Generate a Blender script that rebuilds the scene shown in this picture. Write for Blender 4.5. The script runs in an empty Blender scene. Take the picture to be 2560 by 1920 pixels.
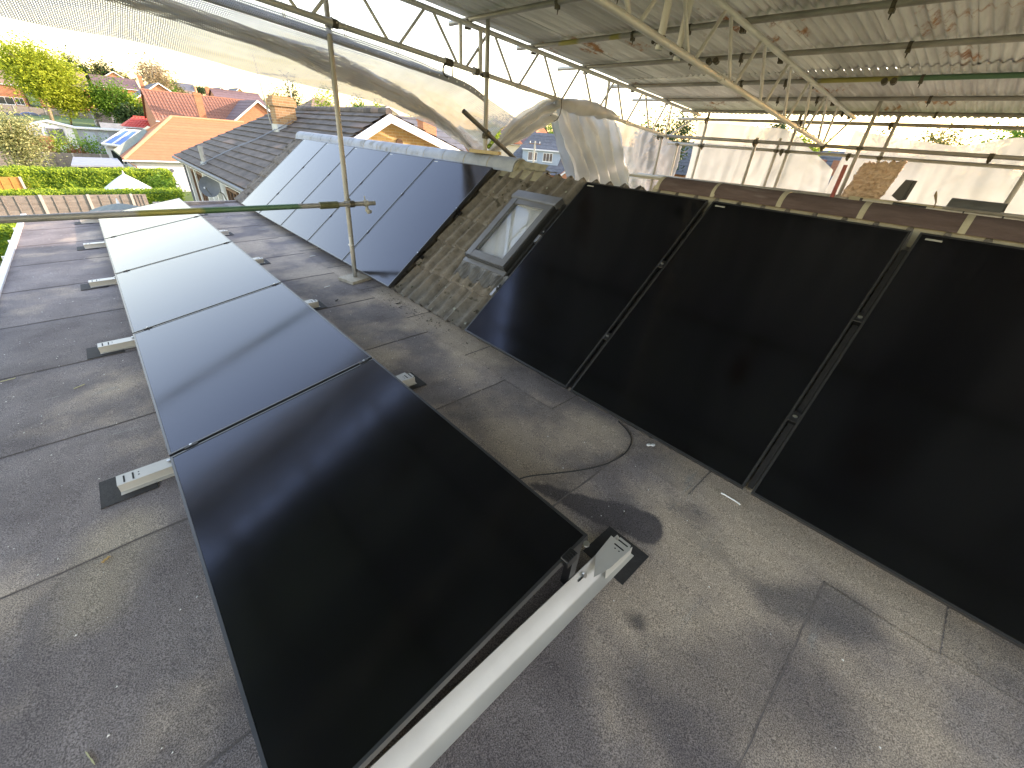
import bpy, bmesh, math, random
from mathutils import Vector, Matrix, noise
random.seed(7)
R = math.radians
S = bpy.context.scene
COL = S.collection

# ------------------------------------------------------------------ camera
cd = bpy.data.cameras.new('camera')
cam = bpy.data.objects.new('camera', cd)
COL.objects.link(cam)
cd.sensor_fit = 'HORIZONTAL'
cd.sensor_width = 36.0
cd.lens = 14.227
cd.clip_start = 0.02
cd.clip_end = 3000.0
CA, CB, CC = -0.7853, 1.0322, 0.0866
cam.matrix_world = Matrix.Translation((-0.9665, -0.4716, 1.5936)) @ Matrix.Rotation(CA, 4, 'Z') @ Matrix.Rotation(CB, 4, 'X') @ Matrix.Rotation(CC, 4, 'Z')
S.camera = cam

# ------------------------------------------------------------------ world, sun, exposure
SUN = Vector((1.0, -0.48, 0.37)).normalized()
w = bpy.data.worlds.new('World')
S.world = w
w.use_nodes = True
wn = w.node_tree.nodes
sky = wn.new('ShaderNodeTexSky')
sky.sky_type = 'NISHITA'
sky.sun_disc = False
sky.sun_elevation = math.asin(SUN.z)
sky.sun_rotation = math.atan2(SUN.x, SUN.y)
sky.altitude = 50
sky.air_density = 1.5
sky.dust_density = 1.0
sky.ozone_density = 0.0
wn['Background'].inputs['Strength'].default_value = 0.15
w.node_tree.links.new(sky.outputs[0], wn['Background'].inputs[0])
sl = bpy.data.lights.new('sun', 'SUN')
sl.energy = 2.0
sl.angle = R(0.6)
sl.color = (1.0, 0.86, 0.68)
so = bpy.data.objects.new('sun', sl)
so.rotation_euler = SUN.to_track_quat('Z', 'Y').to_euler()
COL.objects.link(so)
S.view_settings.view_transform = 'Standard'
S.view_settings.look = 'None'
S.view_settings.gamma = 1.0
S.view_settings.exposure = 2.38
S.view_settings.use_white_balance = True
S.view_settings.white_balance_temperature = 6550
S.view_settings.white_balance_tint = 25
S.cycles.max_bounces = 8
S.cycles.transparent_max_bounces = 16

# ------------------------------------------------------------------ materials
MATS = {}
def nodemat(name):
    m = bpy.data.materials.new(name)
    m.use_nodes = True
    MATS[name] = m
    nt = m.node_tree
    return m, nt, nt.nodes, nt.links, nt.nodes['Principled BSDF']

def pm(name, c1, c2=None, scale=4.0, rough=0.7, bump=0.0, bscale=60.0, metal=0.0, spec=0.5, stretch=(1, 1, 1),
       c3=None, s3=1.0, lo3=0.55, hi3=0.7, rnd=0.0, coat=0.0, detail=6.0, lo=0.3, hi=0.7, world=False, rough2=None, bdist=0.01):
    """noise-mottled principled material: c1..c2 fine mottling, c3 larger blotches, rnd = per-object brightness spread"""
    m, nt, n, l, p = nodemat(name)
    if world:
        g = n.new('ShaderNodeNewGeometry'); src = g.outputs['Position']
    else:
        tc = n.new('ShaderNodeTexCoord'); src = tc.outputs['Object']
    oi = n.new('ShaderNodeObjectInfo')
    va = n.new('ShaderNodeVectorMath'); va.operation = 'MULTIPLY_ADD'
    va.inputs[1].default_value = stretch
    cm = n.new('ShaderNodeCombineXYZ')
    mm = n.new('ShaderNodeMath'); mm.operation = 'MULTIPLY'; mm.inputs[1].default_value = 0.0 if world else 37.0
    l.new(oi.outputs['Random'], mm.inputs[0])
    for i in range(3): l.new(mm.outputs[0], cm.inputs[i])
    l.new(src, va.inputs[0]); l.new(cm.outputs[0], va.inputs[2])
    vec = va.outputs[0]
    col = None
    if c2 is not None:
        nz = n.new('ShaderNodeTexNoise'); nz.inputs['Scale'].default_value = scale; nz.inputs['Detail'].default_value = detail
        nz.inputs['Roughness'].default_value = 0.65
        l.new(vec, nz.inputs['Vector'])
        cr = n.new('ShaderNodeValToRGB')
        cr.color_ramp.elements[0].position = lo; cr.color_ramp.elements[0].color = (*c1, 1)
        cr.color_ramp.elements[1].position = hi; cr.color_ramp.elements[1].color = (*c2, 1)
        l.new(nz.outputs['Fac'], cr.inputs[0])
        col = cr.outputs[0]
        if rough2 is not None:
            mr = n.new('ShaderNodeMapRange'); mr.inputs[1].default_value = lo; mr.inputs[2].default_value = hi
            mr.inputs[3].default_value = rough; mr.inputs[4].default_value = rough2
            l.new(nz.outputs['Fac'], mr.inputs[0]); l.new(mr.outputs[0], p.inputs['Roughness'])
    else:
        rgb = n.new('ShaderNodeRGB'); rgb.outputs[0].default_value = (*c1, 1); col = rgb.outputs[0]
    if c3 is not None:
        n3 = n.new('ShaderNodeTexNoise'); n3.inputs['Scale'].default_value = s3; n3.inputs['Detail'].default_value = 4.0
        l.new(vec, n3.inputs['Vector'])
        r3 = n.new('ShaderNodeMapRange'); r3.inputs[1].default_value = lo3; r3.inputs[2].default_value = hi3; r3.interpolation_type = 'SMOOTHSTEP'
        l.new(n3.outputs['Fac'], r3.inputs[0])
        mx = n.new('ShaderNodeMix'); mx.data_type = 'RGBA'
        l.new(r3.outputs[0], mx.inputs[0]); l.new(col, mx.inputs[6]); mx.inputs[7].default_value = (*c3, 1)
        col = mx.outputs[2]
    if rnd:
        hs = n.new('ShaderNodeHueSaturation')
        mr = n.new('ShaderNodeMapRange'); mr.inputs[3].default_value = 1 - rnd; mr.inputs[4].default_value = 1 + rnd
        l.new(oi.outputs['Random'], mr.inputs[0]); l.new(mr.outputs[0], hs.inputs['Value']); l.new(col, hs.inputs['Color'])
        col = hs.outputs[0]
    l.new(col, p.inputs['Base Color'])
    if rough2 is None: p.inputs['Roughness'].default_value = rough
    p.inputs['Metallic'].default_value = metal
    p.inputs['Specular IOR Level'].default_value = spec
    p.inputs['Coat Weight'].default_value = coat
    p.inputs['Coat Roughness'].default_value = 0.1
    if bump:
        bn = n.new('ShaderNodeTexNoise'); bn.inputs['Scale'].default_value = bscale; bn.inputs['Detail'].default_value = 5.0
        l.new(vec, bn.inputs['Vector'])
        bp = n.new('ShaderNodeBump'); bp.inputs['Strength'].default_value = bump; bp.inputs['Distance'].default_value = bdist
        l.new(bn.outputs['Fac'], bp.inputs['Height']); l.new(bp.outputs[0], p.inputs['Normal'])
    return m

def leafmat(name, c1, c2, tr=0.35):
    m, nt, n, l, p = nodemat(name)
    g = n.new('ShaderNodeNewGeometry')
    nz = n.new('ShaderNodeTexNoise'); nz.inputs['Scale'].default_value = 1.3; nz.inputs['Detail'].default_value = 3
    l.new(g.outputs['Position'], nz.inputs['Vector'])
    ad = n.new('ShaderNodeMath'); ad.operation = 'MULTIPLY_ADD'; ad.inputs[1].default_value = 0.5
    l.new(g.outputs['Random Per Island'], ad.inputs[0]); 
    sub = n.new('ShaderNodeMath'); sub.operation = 'SUBTRACT'; sub.inputs[1].default_value = 0.25
    l.new(nz.outputs['Fac'], sub.inputs[0]); l.new(sub.outputs[0], ad.inputs[2])
    cr = n.new('ShaderNodeValToRGB')
    cr.color_ramp.elements[0].position = 0.2; cr.color_ramp.elements[0].color = (*c1, 1)
    cr.color_ramp.elements[1].position = 0.75; cr.color_ramp.elements[1].color = (*c2, 1)
    l.new(ad.outputs[0], cr.inputs[0])
    l.new(cr.outputs[0], p.inputs['Base Color'])
    p.inputs['Roughness'].default_value = 0.6
    p.inputs['Specular IOR Level'].default_value = 0.2
    t = n.new('ShaderNodeBsdfTranslucent'); l.new(cr.outputs[0], t.inputs[0])
    mx = n.new('ShaderNodeMixShader'); mx.inputs[0].default_value = tr
    out = n['Material Output']
    l.new(p.outputs[0], mx.inputs[1]); l.new(t.outputs[0], mx.inputs[2]); l.new(mx.outputs[0], out.inputs[0])
    return m

def feltmat(name, dark, light, tan, world=True):
    m, nt, n, l, p = nodemat(name)
    g = n.new('ShaderNodeNewGeometry'); v = g.outputs['Position']
    oi = n.new('ShaderNodeObjectInfo')
    def nz(s, d, r=0.6, st=None):
        x = n.new('ShaderNodeTexNoise'); x.inputs['Scale'].default_value = s; x.inputs['Detail'].default_value = d; x.inputs['Roughness'].default_value = r
        if st:
            mp = n.new('ShaderNodeMapping'); mp.inputs['Scale'].default_value = st
            l.new(v, mp.inputs['Vector']); l.new(mp.outputs[0], x.inputs['Vector'])
        else: l.new(v, x.inputs['Vector'])
        return x.outputs['Fac']
    def ramp(f, a, b, ca=None, cb=None):
        if ca is None:
            r = n.new('ShaderNodeMapRange'); r.interpolation_type = 'SMOOTHSTEP'; r.inputs[1].default_value = a; r.inputs[2].default_value = b
            l.new(f, r.inputs[0]); return r.outputs[0]
        r = n.new('ShaderNodeValToRGB'); r.color_ramp.elements[0].position = a; r.color_ramp.elements[0].color = (*ca, 1)
        r.color_ramp.elements[1].position = b; r.color_ramp.elements[1].color = (*cb, 1); l.new(f, r.inputs[0]); return r.outputs[0]
    def mix(f, a, b, bt='MIX'):
        x = n.new('ShaderNodeMix'); x.data_type = 'RGBA'; x.blend_type = bt
        if isinstance(f, float): x.inputs[0].default_value = f
        else: l.new(f, x.inputs[0])
        for i, c in ((6, a), (7, b)):
            if isinstance(c, tuple): x.inputs[i].default_value = (*c, 1)
            else: l.new(c, x.inputs[i])
        return x.outputs[2]
    base = ramp(nz(2.2, 9, 0.62), 0.34, 0.68, dark, light)                       # weathering clouds
    sx = n.new('ShaderNodeSeparateXYZ'); l.new(v, sx.inputs[0])                   # tan areas spread wider towards the roof side
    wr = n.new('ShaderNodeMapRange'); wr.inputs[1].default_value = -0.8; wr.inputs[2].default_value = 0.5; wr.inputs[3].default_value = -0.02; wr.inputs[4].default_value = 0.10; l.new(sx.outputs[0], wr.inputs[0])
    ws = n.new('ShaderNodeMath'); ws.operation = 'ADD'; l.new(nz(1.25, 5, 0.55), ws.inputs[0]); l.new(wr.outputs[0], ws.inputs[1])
    base = mix(ramp(ws.outputs[0], 0.50, 0.70), base, tan)                        # tan areas
    base = mix(ramp(nz(3.5, 7, 0.7, (0.5, 3.0, 1)), 0.6, 0.78), base, (0.30, 0.29, 0.265))   # pale scuffs along the laps
    base = mix(ramp(nz(1.7, 6, 0.6, (1.3, 0.8, 1)), 0.58, 0.78), base, (0.12, 0.105, 0.10))  # dark damp stains
    def vm(op, a, b=None):
        x = n.new('ShaderNodeVectorMath'); x.operation = op
        for i, c in ((0, a), (1, b)):
            if c is None: continue
            if isinstance(c, tuple): x.inputs[i].default_value = c
            else: l.new(c, x.inputs[i])
        return x
    def mt(op, a, b, c=None, clamp=False):
        x = n.new('ShaderNodeMath'); x.operation = op; x.use_clamp = clamp
        for i, q in ((0, a), (1, b), (2, c)):
            if q is None: continue
            if isinstance(q, (int, float)): x.inputs[i].default_value = q
            else: l.new(q, x.inputs[i])
        return x.outputs[0]
    flat_v = vm('MULTIPLY', v, (1, 1, 0)).outputs[0]
    wob = mt('MULTIPLY_ADD', nz(9, 6, 0.7), 0.09, -0.045)
    def stain_and_light(a, b, r0, r1, col_, amt, soft=0.035):
        nonlocal base
        ab = (b[0] - a[0], b[1] - a[1], 0); L2 = ab[0] ** 2 + ab[1] ** 2
        pa = vm('SUBTRACT', flat_v, (a[0], a[1], 0)).outputs[0]
        t_ = mt('DIVIDE', vm('DOT_PRODUCT', pa, ab).outputs['Value'], L2, clamp=True)
        sc = n.new('ShaderNodeVectorMath'); sc.operation = 'SCALE'; sc.inputs[0].default_value = ab; l.new(t_, sc.inputs['Scale'])
        d_ = vm('LENGTH', vm('SUBTRACT', pa, sc.outputs[0]).outputs[0]).outputs['Value']
        d_ = mt('ADD', mt('SUBTRACT', d_, mt('MULTIPLY_ADD', t_, r1 - r0, r0)), wob)
        mk = n.new('ShaderNodeMapRange'); mk.interpolation_type = 'SMOOTHSTEP'; mk.inputs[1].default_value = soft; mk.inputs[2].default_value = -soft; mk.inputs[4].default_value = amt; l.new(d_, mk.inputs[0])
        base = mix(mk.outputs[0], base, col_)
    stain_and_light((0.50, -0.15), (0.75, -0.40), 0.10, 0.14, (0.46, 0.375, 0.28), 0.55, 0.10)       # pale tan patch
    stain_and_light((0.16, 0.40), (0.19, 0.05), 0.06, 0.06, (0.46, 0.39, 0.28), 0.6, 0.05)
    stain_and_light((0.24, 0.52), (0.46, 0.0), 0.025, 0.10, (0.085, 0.074, 0.075), 0.95, 0.014)      # print left by a pad
    stain_and_light((0.05, -0.22), (0.06, -0.24), 0.02, 0.03, (0.07, 0.062, 0.06), 0.8, 0.03)
    stain_and_light((0.55, -0.55), (0.72, -0.75), 0.07, 0.12, (0.13, 0.115, 0.11), 0.75, 0.05)
    stain_and_light((-0.1, -0.4), (0.25, -0.7), 0.12, 0.2, (0.135, 0.115, 0.112), 0.6, 0.08)
    stain_and_light((-1.45, 1.15), (-1.35, 1.45), 0.10, 0.14, (0.40, 0.33, 0.23), 0.6, 0.09)  # soft warm patch of sunlight painted into the felt colour
    gr = ramp(nz(260, 2, 0.5), 0.36, 0.66, (0.45, 0.45, 0.45), (1.5, 1.5, 1.5))
    base = mix(1.0, base, gr, 'MULTIPLY')                                          # mineral grit
    vor = n.new('ShaderNodeTexVoronoi'); vor.inputs['Scale'].default_value = 34; l.new(v, vor.inputs['Vector'])
    sp = n.new('ShaderNodeMath'); sp.operation = 'LESS_THAN'; sp.inputs[1].default_value = 0.06
    l.new(vor.outputs['Distance'], sp.inputs[0])
    base = mix(sp.outputs[0], base, (0.34, 0.33, 0.31))                            # bright specks
    hs = n.new('ShaderNodeHueSaturation'); mr = n.new('ShaderNodeMapRange'); mr.inputs[3].default_value = 0.86; mr.inputs[4].default_value = 1.12
    l.new(oi.outputs['Random'], mr.inputs[0]); l.new(mr.outputs[0], hs.inputs['Value']); l.new(base, hs.inputs['Color'])
    l.new(hs.outputs[0], p.inputs['Base Color'])
    p.inputs['Roughness'].default_value = 0.85
    p.inputs['Specular IOR Level'].default_value = 0.35
    bp = n.new('ShaderNodeBump'); bp.inputs['Strength'].default_value = 0.6; bp.inputs['Distance'].default_value = 0.004
    l.new(nz(220, 3, 0.6), bp.inputs['Height'])
    b2 = n.new('ShaderNodeBump'); b2.inputs['Strength'].default_value = 0.5; b2.inputs['Distance'].default_value = 0.03
    l.new(nz(3, 4), b2.inputs['Height']); l.new(b2.outputs[0], bp.inputs['Normal'])
    l.new(bp.outputs[0], p.inputs['Normal'])
    return m

def tinmat(name):
    m, nt, n, l, p = nodemat(name)
    g = n.new('ShaderNodeNewGeometry'); v = g.outputs['Position']
    oi = n.new('ShaderNodeObjectInfo')
    def nz(s, d, st, r=0.6):
        mp = n.new('ShaderNodeMapping'); mp.inputs['Scale'].default_value = st; l.new(v, mp.inputs['Vector'])
        x = n.new('ShaderNodeTexNoise'); x.inputs['Scale'].default_value = s; x.inputs['Detail'].default_value = d; x.inputs['Roughness'].default_value = r
        l.new(mp.outputs[0], x.inputs['Vector']); return x.outputs['Fac']
    def ramp(f, a, b, ca, cb):
        r = n.new('ShaderNodeValToRGB'); r.color_ramp.elements[0].position = a; r.color_ramp.elements[0].color = (*ca, 1)
        r.color_ramp.elements[1].position = b; r.color_ramp.elements[1].color = (*cb, 1); l.new(f, r.inputs[0]); return r.outputs[0]
    base = ramp(nz(3.0, 8, (0.35, 3.2, 1)), 0.32, 0.70, (0.50, 0.49, 0.475), (0.82, 0.81, 0.785))
    hs = n.new('ShaderNodeHueSaturation'); mr = n.new('ShaderNodeMapRange'); mr.inputs[3].default_value = 0.75; mr.inputs[4].default_value = 1.25
    l.new(oi.outputs['Random'], mr.inputs[0]); l.new(mr.outputs[0], hs.inputs['Value']); l.new(base, hs.inputs['Color'])
    rust = n.new('ShaderNodeMapRange'); rust.interpolation_type = 'SMOOTHSTEP'; rust.inputs[1].default_value = 0.575; rust.inputs[2].default_value = 0.66
    l.new(nz(1.15, 10, (0.8, 1.3, 1), 0.72), rust.inputs[0])
    mx = n.new('ShaderNodeMix'); mx.data_type = 'RGBA'; l.new(rust.outputs[0], mx.inputs[0]); l.new(hs.outputs[0], mx.inputs[6])
    l.new(ramp(nz(9, 4, (0.4, 3, 1)), 0.35, 0.65, (0.22, 0.075, 0.022), (0.42, 0.2, 0.06)), mx.inputs[7])
    l.new(mx.outputs[2], p.inputs['Base Color'])
    p.inputs['Roughness'].default_value = 0.6; p.inputs['Metallic'].default_value = 0.0
    bp = n.new('ShaderNodeBump'); bp.inputs['Strength'].default_value = 0.25; bp.inputs['Distance'].default_value = 0.005
    l.new(nz(40, 4, (1, 1, 1)), bp.inputs['Height']); l.new(bp.outputs[0], p.inputs['Normal'])
    return m

def netmat(name, col, pitch, open_, trans=0.35):
    """woven scaffold netting: threads on a UV grid, holes between them"""
    m, nt, n, l, p = nodemat(name)
    uv = n.new('ShaderNodeUVMap')
    sx = n.new('ShaderNodeSeparateXYZ'); l.new(uv.outputs[0], sx.inputs[0])
    def line(o):
        a = n.new('ShaderNodeMath'); a.operation = 'MULTIPLY'; a.inputs[1].default_value = 1.0 / pitch; l.new(o, a.inputs[0])
        f = n.new('ShaderNodeMath'); f.operation = 'FRACT'; l.new(a.outputs[0], f.inputs[0])
        c = n.new('ShaderNodeMath'); c.operation = 'LESS_THAN'; c.inputs[1].default_value = open_; l.new(f.outputs[0], c.inputs[0])
        return c.outputs[0]
    hole = n.new('ShaderNodeMath'); hole.operation = 'MULTIPLY'; l.new(line(sx.outputs[0]), hole.inputs[0]); l.new(line(sx.outputs[1]), hole.inputs[1])
    nz = n.new('ShaderNodeTexNoise'); nz.inputs['Scale'].default_value = 2.5; nz.inputs['Detail'].default_value = 5; l.new(uv.outputs[0], nz.inputs['Vector'])
    cr = n.new('ShaderNodeValToRGB'); cr.color_ramp.elements[0].color = (*[c * 0.75 for c in col], 1); cr.color_ramp.elements[0].position = 0.35
    cr.color_ramp.elements[1].color = (*col, 1); cr.color_ramp.elements[1].position = 0.65; l.new(nz.outputs['Fac'], cr.inputs[0])
    l.new(cr.outputs[0], p.inputs['Base Color']); p.inputs['Roughness'].default_value = 0.6
    mp = n.new('ShaderNodeMapping'); mp.inputs['Scale'].default_value = (1.2, 4.0, 1); mp.inputs['Rotation'].default_value = (0, 0, 0.25); l.new(uv.outputs[0], mp.inputs['Vector'])
    cr_n = n.new('ShaderNodeTexNoise'); cr_n.inputs['Scale'].default_value = 3.0; cr_n.inputs['Detail'].default_value = 6; cr_n.noise_type = 'RIDGED_MULTIFRACTAL'; l.new(mp.outputs[0], cr_n.inputs['Vector'])
    bp = n.new('ShaderNodeBump'); bp.inputs['Strength'].default_value = 0.7; bp.inputs['Distance'].default_value = 0.04; l.new(cr_n.outputs['Fac'], bp.inputs['Height']); l.new(bp.outputs[0], p.inputs['Normal'])
    t = n.new('ShaderNodeBsdfTranslucent'); l.new(cr.outputs[0], t.inputs[0])
    m1 = n.new('ShaderNodeMixShader'); m1.inputs[0].default_value = trans; l.new(p.outputs[0], m1.inputs[1]); l.new(t.outputs[0], m1.inputs[2])
    tr = n.new('ShaderNodeBsdfTransparent')
    m2 = n.new('ShaderNodeMixShader'); l.new(hole.outputs[0], m2.inputs[0]); l.new(m1.outputs[0], m2.inputs[1]); l.new(tr.outputs[0], m2.inputs[2])
    l.new(m2.outputs[0], n['Material Output'].inputs[0])
    return m

def filmmat(name, col, trans=0.5, clear=0.15, rough=0.35):
    """milky polythene film: diffuse + translucent + a little see-through, glossy skin"""
    m, nt, n, l, p = nodemat(name)
    tc = n.new('ShaderNodeTexCoord')
    nz = n.new('ShaderNodeTexNoise'); nz.inputs['Scale'].default_value = 2.0; nz.inputs['Detail'].default_value = 6; l.new(tc.outputs['Object'], nz.inputs['Vector'])
    cr = n.new('ShaderNodeValToRGB'); cr.color_ramp.elements[0].color = (*[c * 0.82 for c in col], 1); cr.color_ramp.elements[0].position = 0.35
    cr.color_ramp.elements[1].color = (*col, 1); cr.color_ramp.elements[1].position = 0.65; l.new(nz.outputs['Fac'], cr.inputs[0])
    l.new(cr.outputs[0], p.inputs['Base Color']); p.inputs['Roughness'].default_value = rough
    cr_n = n.new('ShaderNodeTexNoise'); cr_n.inputs['Scale'].default_value = 5.0; cr_n.inputs['Detail'].default_value = 5; cr_n.noise_type = 'RIDGED_MULTIFRACTAL'; l.new(tc.outputs['Object'], cr_n.inputs['Vector'])
    bp = n.new('ShaderNodeBump'); bp.inputs['Strength'].default_value = 0.6; bp.inputs['Distance'].default_value = 0.03; l.new(cr_n.outputs['Fac'], bp.inputs['Height']); l.new(bp.outputs[0], p.inputs['Normal'])
    t = n.new('ShaderNodeBsdfTranslucent'); l.new(cr.outputs[0], t.inputs[0])
    m1 = n.new('ShaderNodeMixShader'); m1.inputs[0].default_value = trans; l.new(p.outputs[0], m1.inputs[1]); l.new(t.outputs[0], m1.inputs[2])
    tr = n.new('ShaderNodeBsdfTransparent'); tr.inputs[0].default_value = (0.95, 0.95, 0.93, 1)
    m2 = n.new('ShaderNodeMixShader'); m2.inputs[0].default_value = clear; l.new(m1.outputs[0], m2.inputs[1]); l.new(tr.outputs[0], m2.inputs[2])
    l.new(m2.outputs[0], n['Material Output'].inputs[0])
    return m

def tubemat(name, bands):
    """galvanised tube with dull grey patina, optional coloured identification paint bands along the object's X axis: (pos0, pos1, colour)"""
    m = pm(name, (0.22, 0.21, 0.185), (0.42, 0.405, 0.37), scale=9, rough=0.42, rough2=0.6, metal=0.35, bump=0.15, bscale=50, c3=(0.2, 0.15, 0.10), s3=3.5, lo3=0.6, hi3=0.75, stretch=(0.5, 2, 2))
    nt = m.node_tree; n, l = nt.nodes, nt.links
    p = n['Principled BSDF']
    if bands:
        src = p.inputs['Base Color'].links[0].from_socket
        tc = n.new('ShaderNodeTexCoord'); sx = n.new('ShaderNodeSeparateXYZ'); l.new(tc.outputs['Object'], sx.inputs[0])
        wob = n.new('ShaderNodeTexNoise'); wob.inputs['Scale'].default_value = 14; l.new(tc.outputs['Object'], wob.inputs['Vector'])
        ad = n.new('ShaderNodeMath'); ad.operation = 'MULTIPLY_ADD'; ad.inputs[1].default_value = 0.10; l.new(wob.outputs['Fac'], ad.inputs[0]); l.new(sx.outputs[0], ad.inputs[2])
        for a, b, c in bands:
            r1 = n.new('ShaderNodeMapRange'); r1.inputs[1].default_value = a; r1.inputs[2].default_value = a + 0.05; l.new(ad.outputs[0], r1.inputs[0])
            r2 = n.new('ShaderNodeMapRange'); r2.inputs[1].default_value = b; r2.inputs[2].default_value = b + 0.05; r2.inputs[3].default_value = 1; r2.inputs[4].default_value = 0; l.new(ad.outputs[0], r2.inputs[0])
            mu = n.new('ShaderNodeMath'); mu.operation = 'MULTIPLY'; l.new(r1.outputs[0], mu.inputs[0]); l.new(r2.outputs[0], mu.inputs[1])
            m3 = n.new('ShaderNodeMath'); m3.operation = 'MULTIPLY'; m3.inputs[1].default_value = 0.85; l.new(mu.outputs[0], m3.inputs[0])
            mx = n.new('ShaderNodeMix'); mx.data_type = 'RGBA'; l.new(m3.outputs[0], mx.inputs[0]); l.new(src, mx.inputs[6]); mx.inputs[7].default_value = (*c, 1)
            src = mx.outputs[2]
        l.new(src, p.inputs['Base Color'])
    return m

def brickmat(name, c1, c2, mortar, sx=4.4, sz=13.3):
    m, nt, n, l, p = nodemat(name)
    g = n.new('ShaderNodeNewGeometry')
    sep = n.new('ShaderNodeSeparateXYZ'); l.new(g.outputs['Position'], sep.inputs[0])
    ad = n.new('ShaderNodeMath'); ad.operation = 'ADD'; l.new(sep.outputs[0], ad.inputs[0]); l.new(sep.outputs[1], ad.inputs[1])
    cx = n.new('ShaderNodeCombineXYZ'); l.new(ad.outputs[0], cx.inputs[0]); l.new(sep.outputs[2], cx.inputs[1])
    b = n.new('ShaderNodeTexBrick'); b.inputs['Color1'].default_value = (*c1, 1); b.inputs['Color2'].default_value = (*c2, 1); b.inputs['Mortar'].default_value = (*mortar, 1)
    b.inputs['Scale'].default_value = 1.0; b.inputs['Brick Width'].default_value = 0.225; b.inputs['Row Height'].default_value = 0.075; b.inputs['Mortar Size'].default_value = 0.006
    l.new(cx.outputs[0], b.inputs['Vector'])
    l.new(b.outputs['Color'], p.inputs['Base Color']); p.inputs['Roughness'].default_value = 0.85
    return m

M = MATS
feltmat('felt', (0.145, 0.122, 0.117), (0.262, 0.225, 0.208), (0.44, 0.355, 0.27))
tinmat('tin')
pm('felt_stain', (0.075, 0.066, 0.063), (0.13, 0.115, 0.108), scale=40, rough=0.9, bump=0.4, bscale=180)
pm('pv_glass', (0.0006, 0.0006, 0.001), (0.0012, 0.0012, 0.002), scale=3, rough=0.12, rough2=0.16, spec=0.68)
M['pv_glass'].node_tree.nodes['Principled BSDF'].inputs['Specular Tint'].default_value = (0.74, 0.77, 1.0, 1)
pm('pv_frame', (0.014, 0.014, 0.016), rough=0.32, metal=0.0, spec=0.9)
pm('clamp', (0.03, 0.03, 0.032), rough=0.35, metal=0.7)
pm('bolt', (0.55, 0.55, 0.55), rough=0.3, metal=1.0)
pm('white_alu', (0.46, 0.44, 0.40), (0.54, 0.52, 0.47), scale=4, rough=0.38, spec=0.5, metal=0.15)
pm('slot', (0.02, 0.02, 0.02), rough=0.8)
pm('rubber', (0.018, 0.017, 0.017), (0.035, 0.033, 0.032), scale=25, rough=0.8, bump=0.2, bscale=90)
pm('tile', (0.115, 0.10, 0.083), (0.25, 0.222, 0.185), scale=9, rough=0.9, bump=0.7, bscale=70, c3=(0.07, 0.062, 0.046), s3=9.0, lo3=0.58, hi3=0.70, rnd=0.06)
pm('lichen', (0.24, 0.24, 0.19), (0.36, 0.36, 0.30), scale=20, rough=0.9)
pm('moss', (0.02, 0.022, 0.012), (0.05, 0.05, 0.025), scale=30, rough=0.95, bump=0.5)
pm('mortar_dark', (0.17, 0.15, 0.10), (0.30, 0.27, 0.18), scale=14, rough=0.9, bump=0.6, bscale=40)
pm('mortar', (0.31, 0.27, 0.185), (0.42, 0.375, 0.265), scale=14, rough=0.9, bump=0.4, bscale=60)
pm('ridge_grey', (0.20, 0.22, 0.25), (0.30, 0.32, 0.35), scale=7, rough=0.7, bump=0.3, c3=(0.16, 0.16, 0.15), s3=4, rnd=0.08)
pm('ridge_brown', (0.085, 0.058, 0.052), (0.14, 0.10, 0.092), scale=12, rough=0.9, bump=0.5, bscale=90, spec=0.2, c3=(0.2, 0.165, 0.15), s3=5, lo3=0.62, hi3=0.75, stretch=(1, 0.4, 3), rnd=0.1)
pm('sky_frame', (0.15, 0.15, 0.155), (0.20, 0.20, 0.20), scale=6, rough=0.35, metal=0.5)
pm('sky_frame_dark', (0.045, 0.046, 0.048), rough=0.5, metal=0.3)
pm('lead', (0.13, 0.13, 0.135), (0.22, 0.22, 0.22), scale=12, rough=0.5, metal=0.4)
pm('blind', (0.74, 0.72, 0.72), (0.84, 0.83, 0.84), scale=2, rough=0.8)
mg, nt_, n_, l_, p_ = nodemat('pane_glass')
p_.inputs['Base Color'].default_value = (0.9, 0.93, 0.95, 1); p_.inputs['Transmission Weight'].default_value = 0.95; p_.inputs['Roughness'].default_value = 0.02; p_.inputs['IOR'].default_value = 1.45
pm('window_glass', (0.03, 0.035, 0.04), rough=0.05, spec=0.8)
tubemat('tube', [])
GREEN, YEL = (0.06, 0.17, 0.08), (0.33, 0.30, 0.05)
tubemat('tube_green_yellow', [(1.42, 2.0, YEL), (1.85, 2.62, GREEN)])
tubemat('tube_yellow_patch', [(0.75, 1.02, YEL), (1.46, 1.58, YEL)])
tubemat('tube_green_patch', [(3.05, 3.8, YEL), (3.8, 5.0, GREEN)])
pm('beam_steel', (0.47, 0.455, 0.43), (0.68, 0.665, 0.63), scale=8, rough=0.45, rough2=0.6, metal=0.3, c3=(0.30, 0.24, 0.15), s3=4, lo3=0.62, hi3=0.8, stretch=(0.4, 2, 2))
pm('coupler', (0.06, 0.055, 0.04), (0.16, 0.14, 0.10), scale=30, rough=0.6, metal=0.6, bump=0.3)
pm('coupler_olive', (0.09, 0.09, 0.035), (0.16, 0.16, 0.08), scale=20, rough=0.6, metal=0.3)
pm('coupler_grey', (0.35, 0.34, 0.30), (0.5, 0.48, 0.42), scale=20, rough=0.5, metal=0.3)
pm('plywood', (0.36, 0.30, 0.22), (0.52, 0.46, 0.36), scale=10, rough=0.8, stretch=(6, 1, 1))
pm('timber_block', (0.40, 0.30, 0.15), (0.50, 0.40, 0.22), scale=10, rough=0.8, stretch=(1, 6, 1))
pm('board', (0.34, 0.30, 0.20), (0.50, 0.46, 0.32), scale=6, rough=0.85, stretch=(6, 0.6, 6), bump=0.2)
pm('red_tube', (0.24, 0.05, 0.04), (0.34, 0.09, 0.07), scale=12, rough=0.5)
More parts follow.
